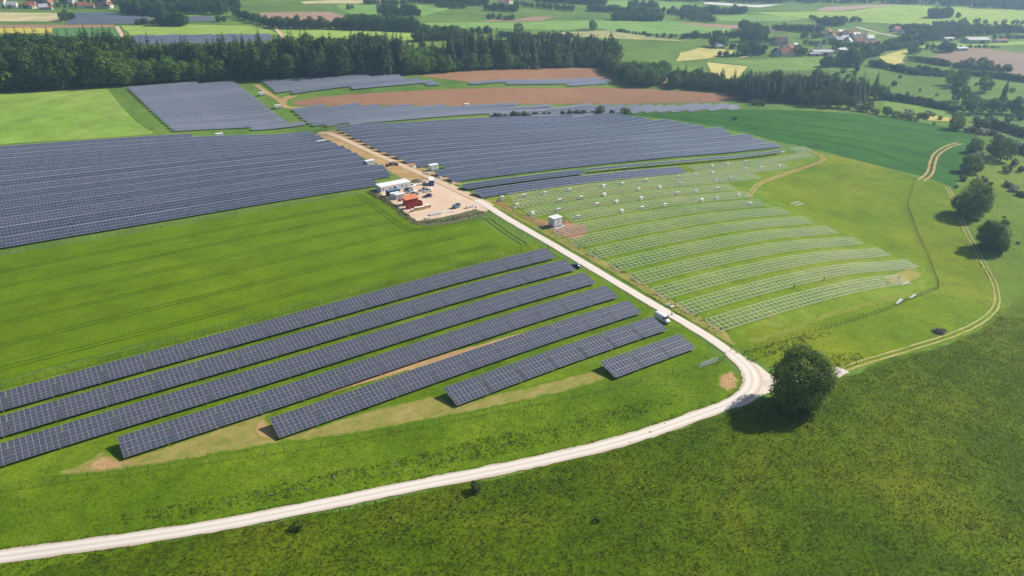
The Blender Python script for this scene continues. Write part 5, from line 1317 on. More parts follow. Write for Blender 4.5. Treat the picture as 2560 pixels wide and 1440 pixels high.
# cable reels by the road
for k, (x, y, w) in enumerate(((969, 417, 1.7), (977, 414.5, 1.8), (985, 413, 1.9), (992, 414.5, 1.6))):
    o = place('cable_reel', (x, y), PHI+.5+.3*k, f'wooden cable reel, {nth(k)} from the left in the group by the road', 'cable reel', 'cable reels beside the road')
    for s in (-1, 1):
        m = MB(); m.tube([(s*.62, 0, w/2), (s*.5, 0, w/2)], w/2, 18); m.build('flange', M_reel if k != 2 else M_whitegrey, o)
    m = MB(); m.tube([(-.5, 0, w/2), (.5, 0, w/2)], w*.36, 16); m.build('cable', M_cable if k % 2 else M_reel, o)
# skip
o = place('skip', (1141, 520), o_rz+.3, 'blue-grey builder\'s skip standing in the open yard', 'skip')
b = MB(); P0 = [(-1.1, -.85), (1.1, -.85), (1.1, .85), (-1.1, .85)]; P1 = [(-2.0, -1.0), (2.0, -1.0), (2.0, 1.0), (-2.0, 1.0)]; P2 = [(x*.93, y*.9) for x, y in P1]; P3 = [(x*.9, y*.85) for x, y in P0]
V = [(x, y, .1) for x, y in P0]+[(x, y, 1.6) for x, y in P1]+[(x, y, 1.6) for x, y in P2]+[(x, y, .3) for x, y in P3]
b.add(V, [(3, 2, 1, 0)]+[(k, (k+1) % 4, (k+1) % 4+4, k+4) for k in range(4)]+[(k+4, (k+1) % 4+4, (k+1) % 4+8, k+8) for k in range(4)]+[(k+8, (k+1) % 4+8, (k+1) % 4+12, k+12) for k in range(4)]+[(12, 13, 14, 15)])
b.build('tub', M_navytop, o)
for s in (-1, 1):
    m = MB(); m.tube([(-.7, s*1.0, 1.2), (-.7, s*1.14, 1.2)], .08, 8); m.tube([(.7, s*1.0, 1.2), (.7, s*1.14, 1.2)], .08, 8); m.build('lug', M_dark, o)
# grey water tank stand and floodlight mast beside the blue container
o = place('tank_stand', (1060, 462), .3, 'grey tank on a stand between the cars and the blue container', 'tank')
m = MB(); m.box((0, 0, 1.3), (1.6, 1.4, 1.2)); m.build('tank', M_whitegrey, o)
for x in (-.7, .7):
    for y in (-.6, .6):
        m = MB(); m.box((x, y, .35), (.1, .1, .7)); m.build('leg', M_dark, o)
o = place('lamp_mast', (1057, 457), 0, 'thin mast rising beside the blue container', 'mast'); m = MB(); m.tube([(0, 0, 0), (0, 0, 7.5)], [.07, .04], 6); m.build('pole', M_dark, o); m = MB(); m.box((0, 0, 7.6), (.5, .2, .25)); m.build('lamp', M_whitegrey, o)
o = place('quad_bike', (1001, 502), 1.2, 'small red machine between the white containers and the orange roof', 'machine')
m = MB(); m.box((0, 0, .62), (1.9, .8, .4), 0, 0, .8); m.box((-.3, 0, .95), (.9, .5, .25), 0, 0, .8); m.build('body', M_red, o)
for x in (-.65, .65):
    for y in (-.5, .5): link('wheel', TYRE, o, (x, y, .33))
# brush pile by the track
p = at(2343, 832); o = empty('brush_pile', on(p.x, p.y, .0), math.atan2((at(2372, 824)-at(2312, 840)).y, (at(2372, 824)-at(2312, 840)).x)); tag(o, 'long grey pile of dry branches beside the two-rut track', 'brush pile')
b = MB(); r_ = random.Random(4)
for i in range(420):
    x = r_.gauss(0, 2.0); hh = max(.25, 1.7*(1-abs(x)/4.6)); y = r_.gauss(0, .7); z = r_.uniform(.05, 1)*hh*max(.2, 1-abs(y)/2.0); a = r_.uniform(0, 6.28); e = r_.uniform(-.35, .5); L = r_.uniform(.7, 1.9)
    dx, dy, dz_ = math.cos(a)*math.cos(e)*L/2, math.sin(a)*math.cos(e)*L/2, math.sin(e)*L/2
    b.beam((x-dx, y-dy, max(.02, z-dz_)), (x+dx, y+dy, max(.05, z+dz_)), r_.uniform(.04, .12), r_.uniform(.04, .1))
q = b.build('branches', M_twig, o); q['kind'] = 'stuff'

# ---------------------------------------------------------------- fences: each post its own part, wire mats between
def fence(line, label, h=2.0, step=2.5, dense=False, wire=True, end=True):
    L = densify(line, step, 0, closed=False); mid = on(*L[len(L)//2]); o = empty('fence', mid); tag(o, label, 'fence')
    pts = [on(*p) for p in L]
    b = MB(); b.box((0, 0, h/2-.1), (.07, .07, h+.2)); pm = b.mesh('post', M_fence)
    for p in pts: link('post', pm, o, p-mid)
    if wire:
        b = MB()
        for i in range(len(pts)-1):
            a, c = pts[i]-mid, pts[i+1]-mid
            for z in (.08, .55, 1.05, 1.55, h-.06): b.beam(a+Vector((0, 0, z)), c+Vector((0, 0, z)), .012, .014)
            n = 9 if dense else 6
            for k in range(1, n):
                q = a+(c-a)*(k/n); b.beam(q+Vector((0, 0, .05)), q+Vector((0, 0, h-.05)), .010, .010)
        w = b.build('wire_mesh', M_fence, o); w['kind'] = 'stuff'
    return o
fence(pxs([(-160, 1240), (55, 1222), (171, 1203), (322, 1185), (474, 1163), (618, 1143), (803, 1117), (1060, 1068), (1323, 1016), (1431, 994), (1520, 976), (1602, 957), (1648, 939), (1713, 928), (1747, 917)]), 'green wire fence running along the grass in front of the solar tables', step=3.6)
fence([xy(u, 200.5) for u in (-60, 0, 60, 120, 150.5)], 'wire fence between the green crop and the backmost near solar row', 1.9)
fence([xy(u, 297.6) for u in (-70, 0, 70, 128)], 'wire fence between the green crop and the large left solar field', 1.9)
fence([xy(156.6, v) for v in (195, 215, 238)], 'thin wire fence on the crop side of the gravel road', 2.0, 3.2)
fence([xy(168.6, v) for v in (188, 200, 222, 246)], 'wire fence on the rack side of the gravel road', 2.0, 3.2)
fence(pxs([(1852, 884), (1902, 870), (1992, 845), (2051, 826), (2100, 813), (2187, 787), (2231, 770), (2271, 752), (2345, 724), (2343, 702), (2322, 650), (2291, 582), (2268, 518), (2278, 482), (2287, 450)]), 'green wire fence curving round the front and right end of the racks', 2.1, 2.6, True)
fence([xy(150.5, v) for v in (204, 206)], 'short end of fence beside the top of the near solar rows', 2.2, 1.0)
for k, (u_, v_, h_, lb) in enumerate(((155.3, 196.6, 2.6, 'tall dark post at the road beside the backmost near row'), (168.0, 184.5, 2.6, 'tall dark post at the rack side of the road'), (157.6, 110.6, 2.4, 'tall dark gate post at the right of the sign board'))):
    o = empty('gate_post', gp(u_, v_)); tag(o, lb, 'post'); m = MB(); m.box((0, 0, h_/2), (.14, .14, h_)); m.build('shaft', M_fence, o); m = MB(); m.box((0, 0, h_+.03), (.18, .18, .06)); m.build('cap', M_dark, o)
# sign board
a = at(1748, 921); b_ = at(1792, 908); d = b_-a; d.z = 0; L = d.length; o = empty('sign_board', on((a.x+b_.x)/2, (a.y+b_.y)/2), math.atan2(d.y, d.x)); tag(o, 'long white sign board on the fence beside the gate', 'sign')
m = MB(); m.box((0, 0, 1.15), (L, .05, 1.55)); bd = m.build('board', M_white, o)
m = MB(); r_ = random.Random(2)
for rw in range(6):
    x = -L/2+.25
    while x < L/2-.3:
        w = r_.uniform(.12, .42)
        if x+w < L/2-.15 and not (abs(x) < .25): m.box((x+w/2, -.031, 1.72-.22*rw), (w, .008, .07))
        x += w+.08
m.build('lettering', plain_mat('faded_print', (.42, .46, .52, 1), .7), bd)
for x in (-L/2+.2, 0, L/2-.2):
    m = MB(); m.box((x, .07, .95), (.07, .07, 1.95)); m.build('post', M_fence, o)
# open gate leaf
a = at(1793, 911); b_ = at(1811, 903); d = b_-a; L = d.xy.length; o = empty('gate', on(a.x, a.y), math.atan2(d.y, d.x)); tag(o, 'open green mesh gate leaf between sign board and road', 'gate')
m = MB()
for z in (.12, 1.9): m.box((L/2, 0, z), (L, .06, .06))
for x in (.03, L-.03): m.box((x, 0, 1.0), (.06, .06, 1.82))
m.beam((.05, 0, .15), (L-.05, 0, 1.87), .04, .04); m.build('frame', M_fence, o)
m = MB()
for k in range(1, 18): m.box((L*k/18, 0, 1.0), (.012, .012, 1.76))
for k in range(1, 7): m.box((L/2, .013, .12+1.78*k/7), (L-.1, .012, .012))
q = m.build('wire_mesh', M_fence, o); q['kind'] = 'stuff'

# ---------------------------------------------------------------- people
M_skin = base_mat('skin', (.45, .27, .19, 1), .6); M_hair = base_mat('hair', (.03, .02, .015, 1), .7)
M_vis = plain_mat('high_visibility_yellow', (.55, .72, .06, 1), .7, 0, .2, .1); M_vred = plain_mat('orange_red_jacket', (.70, .12, .05, 1), .7, 0, .2, .1)
M_trou = plain_mat('dark_work_trousers', (.03, .035, .045, 1), .8, 0, .2, .1); M_grey = plain_mat('dark_work_shirt', (.05, .06, .075, 1), .8, 0, .2, .1); M_hat = plain_mat('white_helmet', (.75, .75, .72, 1), .4)
def person(loc, rz, top, label, pose='stand', hat=False):
    """One continuous body grown from a jointed skeleton; clothes and hair as parts."""
    o = empty('person', loc, rz); tag(o, label, 'person', 'workers among the racks')
    ln = {'stand': 0.0, 'bend': .75, 'reach': .15}[pose]
    c, s = math.cos(ln), math.sin(ln)
    def T(x, y, z):      # lean the upper body forward (+x) about the hips at z .92
        return (x*c+(z-.92)*s, y, .92+(z-.92)*c-x*s) if z > .92 else (x, y, z)
    J = {'pelvis': (0, 0, .95), 'waist': T(0, 0, 1.08), 'chest': T(.01, 0, 1.30), 'neck': T(.01, 0, 1.47), 'chin': T(.03, 0, 1.55), 'head': T(.03, 0, 1.66), 'crown': T(.02, 0, 1.75)}
    E = [('pelvis', 'waist'), ('waist', 'chest'), ('chest', 'neck'), ('neck', 'chin'), ('chin', 'head'), ('head', 'crown')]
    Rd = {'pelvis': .15, 'waist': .14, 'chest': .17, 'neck': .06, 'chin': .075, 'head': .10, 'crown': .07}
    for sd, n_ in ((-1, 'r'), (1, 'l')):
        J['sh'+n_] = T(.01, sd*.2, 1.40); st = .12 if sd > 0 else -.08
        if pose == 'stand': el, wr, ha = (.02, sd*.26, 1.12), (.12, sd*.25, .9), (.16, sd*.24, .80)
        else:
            e0 = T(.18, sd*.25, 1.22); el = e0; w0 = T(.42, sd*.17, 1.28); wr = w0; ha = T(.52, sd*.14, 1.30)
        J['el'+n_], J['wr'+n_], J['ha'+n_] = el, wr, ha
        J['hip'+n_] = (0, sd*.10, .90); J['kn'+n_] = (.05+st*.6, sd*.12, .5); J['an'+n_] = (st, sd*.12, .09); J['to'+n_] = (st+.16, sd*.13, .04)
        E += [('chest', 'sh'+n_), ('sh'+n_, 'el'+n_), ('el'+n_, 'wr'+n_), ('wr'+n_, 'ha'+n_), ('pelvis', 'hip'+n_), ('hip'+n_, 'kn'+n_), ('kn'+n_, 'an'+n_), ('an'+n_, 'to'+n_)]
        Rd.update({'sh'+n_: .075, 'el'+n_: .05, 'wr'+n_: .035, 'ha'+n_: .04, 'hip'+n_: .11, 'kn'+n_: .07, 'an'+n_: .05, 'to'+n_: .045})
    names = list(J); me = bpy.data.meshes.new('body'); me.from_pydata([J[k] for k in names], [(names.index(a), names.index(b)) for a, b in E], [])
    ob = bpy.data.objects.new('body_tmp', me); COL.objects.link(ob)
    md = ob.modifiers.new('skin', 'SKIN')
    sv = me.skin_vertices[0].data
    for i, k in enumerate(names): sv[i].radius = (Rd[k], Rd[k]); sv[i].use_root = (k == 'pelvis')
    sb = ob.modifiers.new('sub', 'SUBSURF'); sb.levels = 1; sb.render_levels = 1
    dg = bpy.context.evaluated_depsgraph_get(); ev = ob.evaluated_get(dg); m2 = bpy.data.meshes.new_from_object(ev); m2.name = 'body'
    bpy.data.objects.remove(ob)
    for mt in (M_skin, top, M_trou): m2.materials.append(mt)
    inv_up = Vector((c*0+s, 0, c))
    for p in m2.polygons:
        q = p.center; up = (Vector(q)-Vector((0, 0, .92))).dot(inv_up)
        if q.z < .97 and up < .1: p.material_index = 2
        elif up > .52: p.material_index = 0
        elif min((Vector(q)-Vector(J['ha'+n_])).length for n_ in 'rl') < .10: p.material_index = 0
        else: p.material_index = 1
        p.use_smooth = True
    link('body', m2, o)
    hd = Vector(J['head']); up = (Vector(J['crown'])-hd).normalized()
    b = MB(); rings = []
    for t, rr_ in ((-.02, .108), (.05, .112), (.10, .085), (.13, .03)): rings.append((hd+up*t-Vector((.012, 0, 0)), rr_))
    b.tube([r0 for r0, _ in rings], [q for _, q in rings], 10); b.build('helmet' if hat else 'hair', M_hat if hat else M_hair, o, True)
    return o
def at_p(px, py): p = at(px, py); return on(p.x, p.y, .05)
person(at_p(1679, 789), 1.0, M_vis, 'worker in a yellow vest, left of the three beside the van', 'reach', True)
person(at_p(1689, 786), 2.4, M_vis, 'worker in a yellow vest in the middle of the three beside the van', 'stand', True)
person(at_p(1702, 785), -2.8, M_vis, 'worker in a yellow vest standing at the corner of the second rack', 'stand', True)
person(at_p(2059, 704), .6, M_vred, 'worker in a red jacket standing inside the second rack', 'reach')
person(at_p(2217, 712), .4, M_vred, 'worker in a red jacket at the open end of the frontmost rack', 'bend')
person(at_p(1984, 722), .6, M_grey, 'worker in dark clothes bending at the edge of the second rack', 'bend')
person(at_p(2247, 698), 2.6, M_grey, 'worker in dark clothes at the far end of the frontmost rack', 'bend')

# ================================================================ VILLAGES
M_plaster = plain_mat('white_render', (.74, .72, .68, 1), .85, 0, .2, .1, .4); M_plas2 = plain_mat('grey_render', (.42, .42, .42, 1), .85, 0, .2, .12, .4)
M_tile = plain_mat('red_roof_tiles', (.36, .15, .105, 1), .8, 0, .2, .2, .6); M_tiled = plain_mat('brown_roof_tiles', (.13, .085, .08, 1), .8, 0, .2, .2, .6); M_eter = plain_mat('pale_sheet_roof', (.46, .48, .52, 1), .6, 0, .3, .1, .5)
M_win = base_mat('dark_window', (.03, .035, .045, 1), .2, 0, .5); M_gate = plain_mat('timber_gate', (.16, .10, .06, 1), .8)
def house(px, L, W, H, pitch, rz, wall, roof, label, chimney=True, nwin=3, barn=False, hipless=True):
    p = at(*px); o = empty('barn' if barn else 'house', on(p.x, p.y, -.2), rz); tag(o, label, 'barn' if barn else 'house')
    rh = W/2*math.tan(pitch); b = MB(); x, y = L/2, W/2
    b.add([(-x, -y, 0), (x, -y, 0), (x, y, 0), (-x, y, 0), (-x, -y, H), (x, -y, H), (x, y, H), (-x, y, H), (-x, 0, H+rh), (x, 0, H+rh)],
          [(3, 2, 1, 0), (0, 1, 5, 4), (2, 3, 7, 6), (1, 2, 6, 9, 5), (3, 0, 4, 8, 7), (4, 5, 9, 8), (6, 7, 8, 9)])
    b.build('wall', wall, o)
    b = MB(); e = .5; dz = .12
    for s in (-1, 1):
        k = (y+e)/y
        P = [(-x-e, s*(y+e), H+rh-rh*k+dz), (x+e, s*(y+e), H+rh-rh*k+dz), (x+e, 0, H+rh+dz), (-x-e, 0, H+rh+dz)]
        b.add(P+[(a, c, z+.16) for a, c, z in P], [(0, 1, 2, 3), (7, 6, 5, 4), (0, 4, 5, 1), (1, 5, 6, 2), (2, 6, 7, 3), (3, 7, 4, 0)])
    r_ = b.build('roof', roof, o)
    if chimney:
        b = MB(); b.box((L*.18, W*.1, H+rh+.2), (.7, .7, 1.6)); b.build('chimney', M_tile, r_)
    wm = MB(); wm.box((0, 0, 0), (1.1, .08, 1.25)); win = wm.mesh('window', M_win)
    wm2 = MB(); wm2.box((0, 0, 0), (.08, 1.1, 1.25)); win2 = wm2.mesh('window', M_win)
    if barn:
        for s in (-1, 1):
            b = MB(); b.box((L*.12, s*(y+.03), H*.4), (L*.22, .1, H*.8)); b.build('door', M_gate, o)
    else:
        for s in (-1, 1):
            for st in range(max(1, int(H/2.9))):
                for i in range(nwin): link('window', win, o, (-x+L*(i+.5)/nwin, s*(y+.02), 1.6+2.8*st))
            for i in (-1, 1): link('window', win2, o, (s*(x+.02), i*W*.22, 1.6)); link('window', win2, o, (s*(x+.02), i*W*.18, H+.3))
        b = MB(); b.box((0, -y-.04, 1.05), (1.0, .1, 2.1)); b.build('door', M_gate, o)
    return o
T45 = R(45)
# right valley
house((1965, 139), 17, 11, 4.2, R(42), .10, M_plaster, M_tile, 'long farmhouse with bright red roof and white gable in the valley village', nwin=5)
house((1940, 139), 13, 11, 4.5, R(42), 1.5, M_plas2, M_tiled, 'grey gabled house left of the red-roofed farmhouse')
house((1957, 128), 11, 9, 4.5, R(42), 1.3, M_plaster, M_tile, 'red-roofed house behind the long red-roofed farmhouse', nwin=2)
house((1977, 126), 10, 8, 4.0, R(42), .5, M_plaster, M_tile, 'small red-roofed house right of the one behind the farmhouse', nwin=2)
house((1985, 119), 12, 9, 4.0, R(25), 1.0, M_plaster, M_eter, 'pale-roofed house at the back of the farm group', nwin=2)
house((1951, 113), 16, 11, 5.5, R(45), .15, M_plas2, M_tiled, 'big dark brown-roofed barn above the farm group', False, barn=True)
house((1905, 130), 11, 8, 4, R(40), 1.1, M_plas2, M_tiled, 'dark-roofed small house left of the farm group', nwin=2)
house((2052, 137), 26, 13, 4.5, R(18), .08, M_plaster, M_eter, 'long barn with pale sheet roof right of the farmhouse', False, barn=True)
house((2043, 128), 8, 8, 7, R(50), 1.4, M_plaster, M_tiled, 'tall narrow white gable rising behind the pale-roofed barn', False, nwin=2)
house((2036, 139), 14, 7, 3, R(15), .08, M_plas2, M_eter, 'low lean shed at the left end of the pale-roofed barn', False, barn=True)
house((2101, 132), 14, 10, 4.5, R(22), .6, M_plas2, M_eter, 'grey shed with pale roof right of the long barn', False, barn=True)
house((1796, 121), 10, 8, 4, R(40), .3, M_plas2, M_eter, 'lone grey hut by the trees left of the village', False, nwin=2)
for k, (x, y, L, rz, wl_, rf, lb) in enumerate(((2088, 92, 12, .3, M_plaster, M_tile, 'red-roofed house, leftmost in the upper village'), (2105, 98, 11, 1.2, M_plaster, M_tiled, 'white gabled house below the leftmost red roof of the village'), (2112, 91, 11, .2, M_plaster, M_tiled, 'white house with brown roof in the upper village middle'),
        (2126, 99, 12, 1.4, M_plaster, M_tile, 'white gable with red roof in the lower village middle'), (2138, 95, 12, .4, M_plaster, M_eter, 'white house with pale roof right of the village middle'), (2149, 103, 11, 1.0, M_plaster, M_tiled, 'white gabled house at the lower right of the village'), (2095, 106, 10, .1, M_plaster, M_eter, 'small pale-roofed house at the bottom of the upper village'),
        (2165, 118, 13, .2, M_plaster, M_tile, 'red-roofed farmhouse right of the village'), (2182, 115, 15, .5, M_plas2, M_tiled, 'big brown-roofed barn right of the red-roofed farmhouse'), (2240, 79, 11, .3, M_plaster, M_tile, 'red-roofed house alone up the valley'), (2252, 85, 11, 1.2, M_plaster, M_tiled, 'white gabled house below the red roof up the valley'), (2070, 86, 10, .7, M_plas2, M_tile, 'small red-roofed house above the village'))):
    house((x, y), L, 9, 4.2, R(42), rz, wl_, rf, lb, nwin=2)
for k, (x, y, rz) in enumerate(((2098, 88, .4), (2120, 94, 1.1), (2132, 90, .2), (2143, 99, 1.3), (2158, 96, .5), (2080, 97, 1.0), (2110, 103, .2), (2134, 105, .7), (2160, 106, 1.2), (2172, 102, .3), (2060, 92, .2), (2146, 110, .1), (2120, 110, 1.0))):
    house((x, y), 11, 9, 4.6, R(40), rz, M_plaster, (M_eter, M_tiled, M_tile)[k % 3], 'small white house in the tight village cluster above the red-roofed farm', nwin=2)['group'] = 'white houses of the village cluster'
# farm hall on the right hill
p = at(2437, 107); house((2437, 107), 32, 20, 5.5, R(14), .05, M_plas2, M_eter, 'large farm hall with pale roof on the right hillside', False, barn=True)
house((2368, 101), 16, 10, 3.5, R(14), .2, M_plaster, M_eter, 'low white shed left of the large farm hall', False, barn=True)
house((2500, 106), 18, 10, 3.5, R(18), .1, M_plas2, M_tile, 'long low red-roofed shed right of the large farm hall', False, barn=True)
house((2401, 126), 16, 9, 3.5, R(16), .25, M_plas2, M_eter, 'grey field barn above the brown hillside field', False, barn=True)
# left village at the top
for x, y, L, W_, H_, rz, wl_, rf, lb in ((3, 12, 14, 10, 5, .1, M_plaster, M_tile, 'red-roofed house at the upper left corner'), (32, 20, 14, 10, 4.5, .2, M_plaster, M_eter, 'white house with pale roof, second from the left in the left village'), (78, 20, 15, 10, 5, .1, M_plas2, M_tile, 'long red-roofed house in the left village'), (83, 21, 8, 7, 3.5, 1.3, M_plaster, M_tile, 'small white gable in front of the long red roof'),
        (110, 24, 11, 9, 4, .5, M_plas2, M_eter, 'blue-grey shed at the lower edge of the left village'), (122, 24, 11, 7, 3, .1, M_plas2, M_tile, 'low rusty-roofed shed beside the blue-grey shed'), (127, 14, 9, 8, 5, 1.3, M_plaster, M_tile, 'red-roofed house behind the two sheds of the left village'), (110, 8, 26, 12, 4.5, .08, M_plas2, M_tiled, 'long dark-roofed farm building at the top left'),
        (182, 9, 9, 8, 6, 1.4, M_plaster, M_eter, 'bright white gable in the middle of the left village'), (168, 8, 20, 10, 4.5, .05, M_plas2, M_tiled, 'dark-roofed building left of the bright white gable'), (208, 20, 13, 9, 4.5, .3, M_plaster, M_tile, 'red-roofed house with white gable left of the big barn'), (226, 20, 12, 8, 3.5, .2, M_plas2, M_tile, 'low red roof between white gable and big barn'),
        (256, 14, 22, 14, 7, .05, M_plas2, M_tiled, 'big dark-roofed barn at the right of the left village'), (262, 21, 20, 9, 4.5, .08, M_plas2, M_tiled, 'long low building in front of the big barn'), (274, 21, 9, 8, 5.5, 1.3, M_plaster, M_tile, 'white gable at the right end of the left village')):
    house((x, y), L, W_, H_, R(42), rz, wl_, rf, lb, nwin=3)
house((1256, 9), 14, 10, 5, R(42), .3, M_plaster, M_tile, 'white house far off at the top centre', nwin=2)
house((1272, 9), 12, 9, 5, R(42), 1.0, M_plaster, M_tile, 'red-roofed house beside the far white house at top centre', nwin=2)

# ================================================================ GRASS AND WEEDS
M_blade = leaf_mat('grass_blades', (.066, .098, .009, 1), (.106, .142, .013, 1), (.165, .178, .034, 1), .38, .045)
M_blade2 = leaf_mat('verge_blades', (.075, .125, .012, 1), (.110, .160, .018, 1), (.165, .20, .036, 1), .35, .06)
M_weed = leaf_mat('weed_leaves', (.055, .10, .02, 1), (.080, .135, .03, 1), (.13, .19, .07, 1), .34)
def vnoise(X, Y, s, seed):
    g = np.random.default_rng(seed); out = np.zeros_like(X)
    for k in range(5):
        a = g.uniform(0, 6.28); f = s*(1.7**k); out += np.sin((X*math.cos(a)+Y*math.sin(a))*f+g.uniform(0, 6.28)+1.3*np.sin((X*math.sin(a)-Y*math.cos(a))*f*.7+g.uniform(0, 6.28)))/(1.25**k)
    return out/3.0
def tufts(name, poly, dens, hmin, hmax, mat, label, seed, blades=5, avoid=(), clump=.25):
    g = np.random.default_rng(seed); xs = [p[0] for p in poly]; ys = [p[1] for p in poly]
    A_ = (max(xs)-min(xs))*(max(ys)-min(ys)); n = int(A_*dens)
    X = g.uniform(min(xs), max(xs), n); Y = g.uniform(min(ys), max(ys), n); ok = inside_np(X, Y, poly)
    w = vnoise(X, Y, .35, seed)*.5+vnoise(X, Y, 1.3, seed+1)*.5
    ok &= g.uniform(-1, 1, n) < w*clump*4+.15
    for p in avoid: ok &= ~inside_np(X, Y, p)
    X = X[ok]; Y = Y[ok]; w = w[ok]; n = len(X); Z = height(X, Y)+.03
    hh = (hmin+(hmax-hmin)*np.clip(.5+.5*w+g.normal(0, .25, n), 0, 1.3))
    V = []
    for b in range(blades):
        a = g.uniform(0, 6.28, n); lean = g.uniform(.1, .75, n)*hh; wd = g.uniform(.03, .075, n); ox = g.normal(0, .10, n); oy = g.normal(0, .10, n); h = hh*g.uniform(.6, 1.1, n)
        bx_, by_ = X+ox, Y+oy; px_, py_ = -np.sin(a)*wd, np.cos(a)*wd
        V.append(np.stack([np.stack([bx_-px_, by_-py_, Z-.03], 1), np.stack([bx_+px_, by_+py_, Z-.03], 1), np.stack([bx_+np.cos(a)*lean, by_+np.sin(a)*lean, Z+h], 1)], 1))
    V = np.concatenate(V).reshape(-1, 3)
    o = link(name, np_mesh(name, V, tris=np.arange(len(V)).reshape(-1, 3), mats=[mat])); o['kind'] = 'stuff'; o['label'] = label
    return o
def off_line(L, d):
    out = []
    for i in range(len(L)):
        a = Vector(L[max(0, i-1)]); b = Vector(L[min(len(L)-1, i+1)]); t = (b-a).normalized(); out.append(tuple(Vector(L[i])+Vector((-t.y, t.x))*d))
    return out
road_poly = off_line(front, 1.6)+off_line(front, -1.6)[::-1]
fore_poly = pxs([(1850, 900), (1900, 915), (1945, 950), (2000, 950), (2060, 938), (2105, 925), (2112, 936), (2060, 955), (1990, 965), (1930, 980), (1880, 1002), (1845, 1010)])
shade = pxs([(1880, 985), (1930, 960), (2040, 960), (2050, 1010), (1990, 1040), (1900, 1020)])
tufts('grass', pxs([(-120, 1428), (500, 1342), (1000, 1244), (1500, 1140), (1790, 1050), (1900, 1006), (2080, 962), (2230, 905), (2350, 872), (2450, 832), (2500, 790), (2600, 800), (2660, 1500), (-160, 1500)]), 7.0, .14, .5, M_blade, 'long rough grass of the dark foreground meadow', 21, 5, [road_poly, fore_poly])
tufts('grass', pxs([(-160, 1408), (500, 1304), (1000, 1204), (1500, 1098), (1770, 1012), (1845, 955), (1790, 905), (1600, 958), (1320, 1016), (800, 1118), (400, 1178), (-180, 1265)]), 3.6, .10, .34, M_blade2, 'green grass between the white road and the fence', 33, 4, [road_poly, fore_poly], .2)
bare = pxs([(130, 1190), (262, 1135), (640, 1048), (1100, 990), (1480, 932), (1530, 942), (1200, 1018), (640, 1110), (250, 1175)])
tufts('grass', [xy(*p) for p in ((-40, 150), (0, 128), (60, 114), (120, 103), (148, 108), (152, 125), (154, 203), (-40, 203))], 1.5, .10, .3, M_blade2, 'short grass between and below the near solar tables', 44, 4, [bare], .2)
tufts('grass', pxs([(1850, 890), (1960, 900), (2080, 935), (2200, 900), (2330, 864), (2440, 822), (2480, 770), (2460, 690), (2420, 610), (2300, 560), (2350, 720), (2100, 815)]), 1.1, .10, .32, M_blade2, 'bright grass between the racks and the two-rut track', 55, 4, [road_poly, fore_poly], .2)
def weeds(px, n, spread, h, label, seed, mat=None, q=46):
    r = random.Random(seed); L = densify(pxs(px), 1.0, 0, closed=False); V = []; Q = []; off = 0
    for k in range(n):
        p = r.choice(L); x, y = p[0]+r.gauss(0, spread), p[1]+r.gauss(0, spread); s = h*r.uniform(.5, 1.3)
        v, f = leaf_cloud([(0, 0, .25*s, s*.8, s*.8, s*.7), (s*.5*r.uniform(-1, 1), s*.5*r.uniform(-1, 1), .3*s, s*.5, s*.5, s*.6)], q, .22, seed*1000+k)
        v = v+np.array([x, y, hz(x, y)]); V.append(v); Q.append(f+off); off += len(v)
    o = link('weeds', np_mesh('weeds', np.concatenate(V), quads=np.concatenate(Q), mats=[mat or M_weed])); o['kind'] = 'stuff'; o['label'] = label
M_weed2 = leaf_mat('nettle_leaves', (.058, .105, .014, 1), (.085, .14, .02, 1), (.13, .19, .04, 1), .4, .12)
tufts('weeds', pxs([(300, 1290), (560, 1240), (800, 1188), (1000, 1146), (1200, 1096), (1400, 1056), (1500, 1030), (1620, 1000), (1680, 1010), (1500, 1080), (1400, 1106), (1200, 1150), (1000, 1196), (800, 1232), (540, 1285), (320, 1318)]), 5, .15, .5, M_weed2, 'dark weeds in a band above the white road', 61, 6, [], .34)
tufts('weeds', off_line(front[:62], 2.6)+off_line(front[:62], 1.7)[::-1], 6, .2, .5, M_weed2, 'weeds along the upper edge of the white road', 62, 5, [], .3)
M_straw = leaf_mat('dry_straw', (.22, .19, .08, 1), (.30, .25, .11, 1), (.38, .32, .16, 1), .3, .1)
tufts('straw', bare, 2.2, .05, .16, M_straw, 'trampled dry grass below the near solar tables', 63, 4, [], .3)
tufts('weeds', pxs([(1840, 898), (1862, 880), (1930, 858), (2070, 828), (2085, 838), (1960, 878), (1900, 900), (1860, 912)]), 5, .2, .6, M_weed2, 'nettles along the fence by the gate', 64, 6, [road_poly, fore_poly], .34)
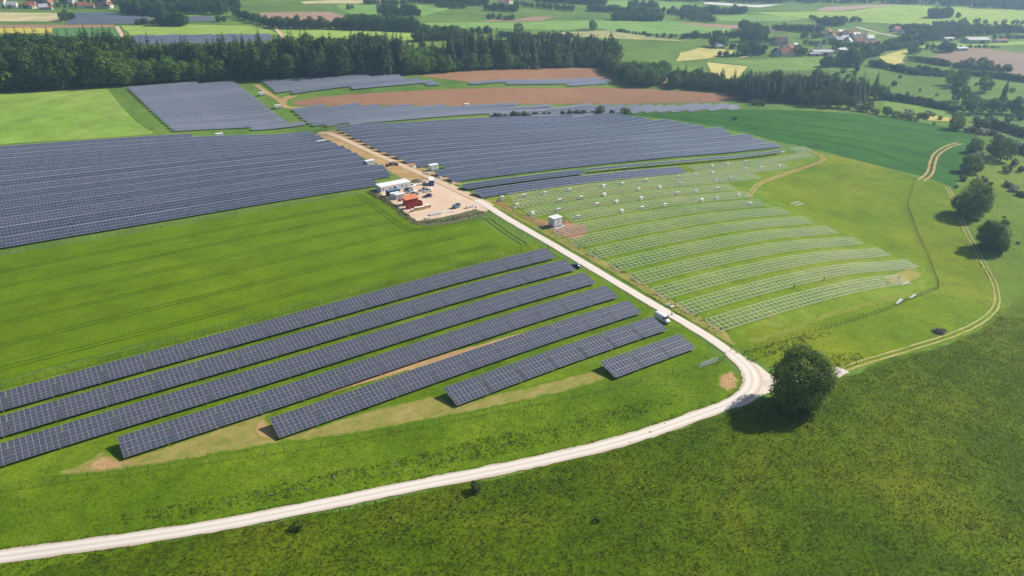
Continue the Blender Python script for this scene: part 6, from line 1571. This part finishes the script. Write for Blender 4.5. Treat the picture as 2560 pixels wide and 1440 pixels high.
tufts('weeds', pxs([(2050, 905), (2090, 880), (2150, 885), (2165, 905), (2110, 922), (2070, 925)]), 5, .2, .6, M_weed2, 'tall weeds behind the large tree', 65, 6, [fore_poly], .34)
weeds([(2480, 700), (2440, 640), (2400, 560)], 80, 1.2, .4, 'dark weeds beside the two-rut track', 7)
weeds([(925, 481), (985, 516), (1040, 558), (1120, 552), (1210, 532)], 330, .9, .7, 'brown-green weeds on the bank round the yard', 8, leaf_mat('bank_weeds', (.08, .075, .045, 1), (.11, .12, .065, 1), (.17, .16, .09, 1), .2))
weeds([(1805, 825), (1735, 790), (1660, 745), (1600, 706), (1545, 672), (1490, 640), (1440, 615)], 200, 1.6, .32, 'weeds at the road end of the racks', 9)
weeds([(560, 1260), (720, 1225), (580, 1255), (1270, 1105), (900, 1190)], 30, 1.0, .35, 'pale flowering weeds above the white road', 10, M_blossom, 24)
weeds([(1740, 1220), (1790, 1215), (1770, 1235), (1090, 1330), (960, 1310), (1420, 1180), (900, 1365), (1720, 1060)], 110, 1.6, .32, 'dark weed patches in the foreground meadow', 11)

# ================================================================ THE AIR
hm = bpy.data.materials.new('haze_air'); hm.use_nodes = True; hn = hm.node_tree
for n_ in list(hn.nodes): hn.nodes.remove(n_)
ho = hn.nodes.new('ShaderNodeOutputMaterial'); pv = hn.nodes.new('ShaderNodeVolumePrincipled')
pv.inputs['Color'].default_value = (.46, .72, 1.0, 1); pv.inputs['Absorption Color'].default_value = (1, 1, 1, 1); pv.inputs['Density'].default_value = HAZE
pv.inputs['Anisotropy'].default_value = .35
hn.links.new(pv.outputs[0], ho.inputs['Volume'])
zlo = float(ZZ.min())-2.0; b = MB()
b.box(((GX[0]+GX[-1])/2, (GY[0]+GY[-1])/2, (zlo+max(float(ZZ.max())+30, CAM_H+6))/2), (GX[-1]-GX[0]+20, GY[-1]-GY[0]+20, max(float(ZZ.max())+30, CAM_H+6)-zlo))
hz_o = b.build('haze', hm); hz_o['kind'] = 'stuff'; hz_o['label'] = 'thin bluish summer haze over the valley'
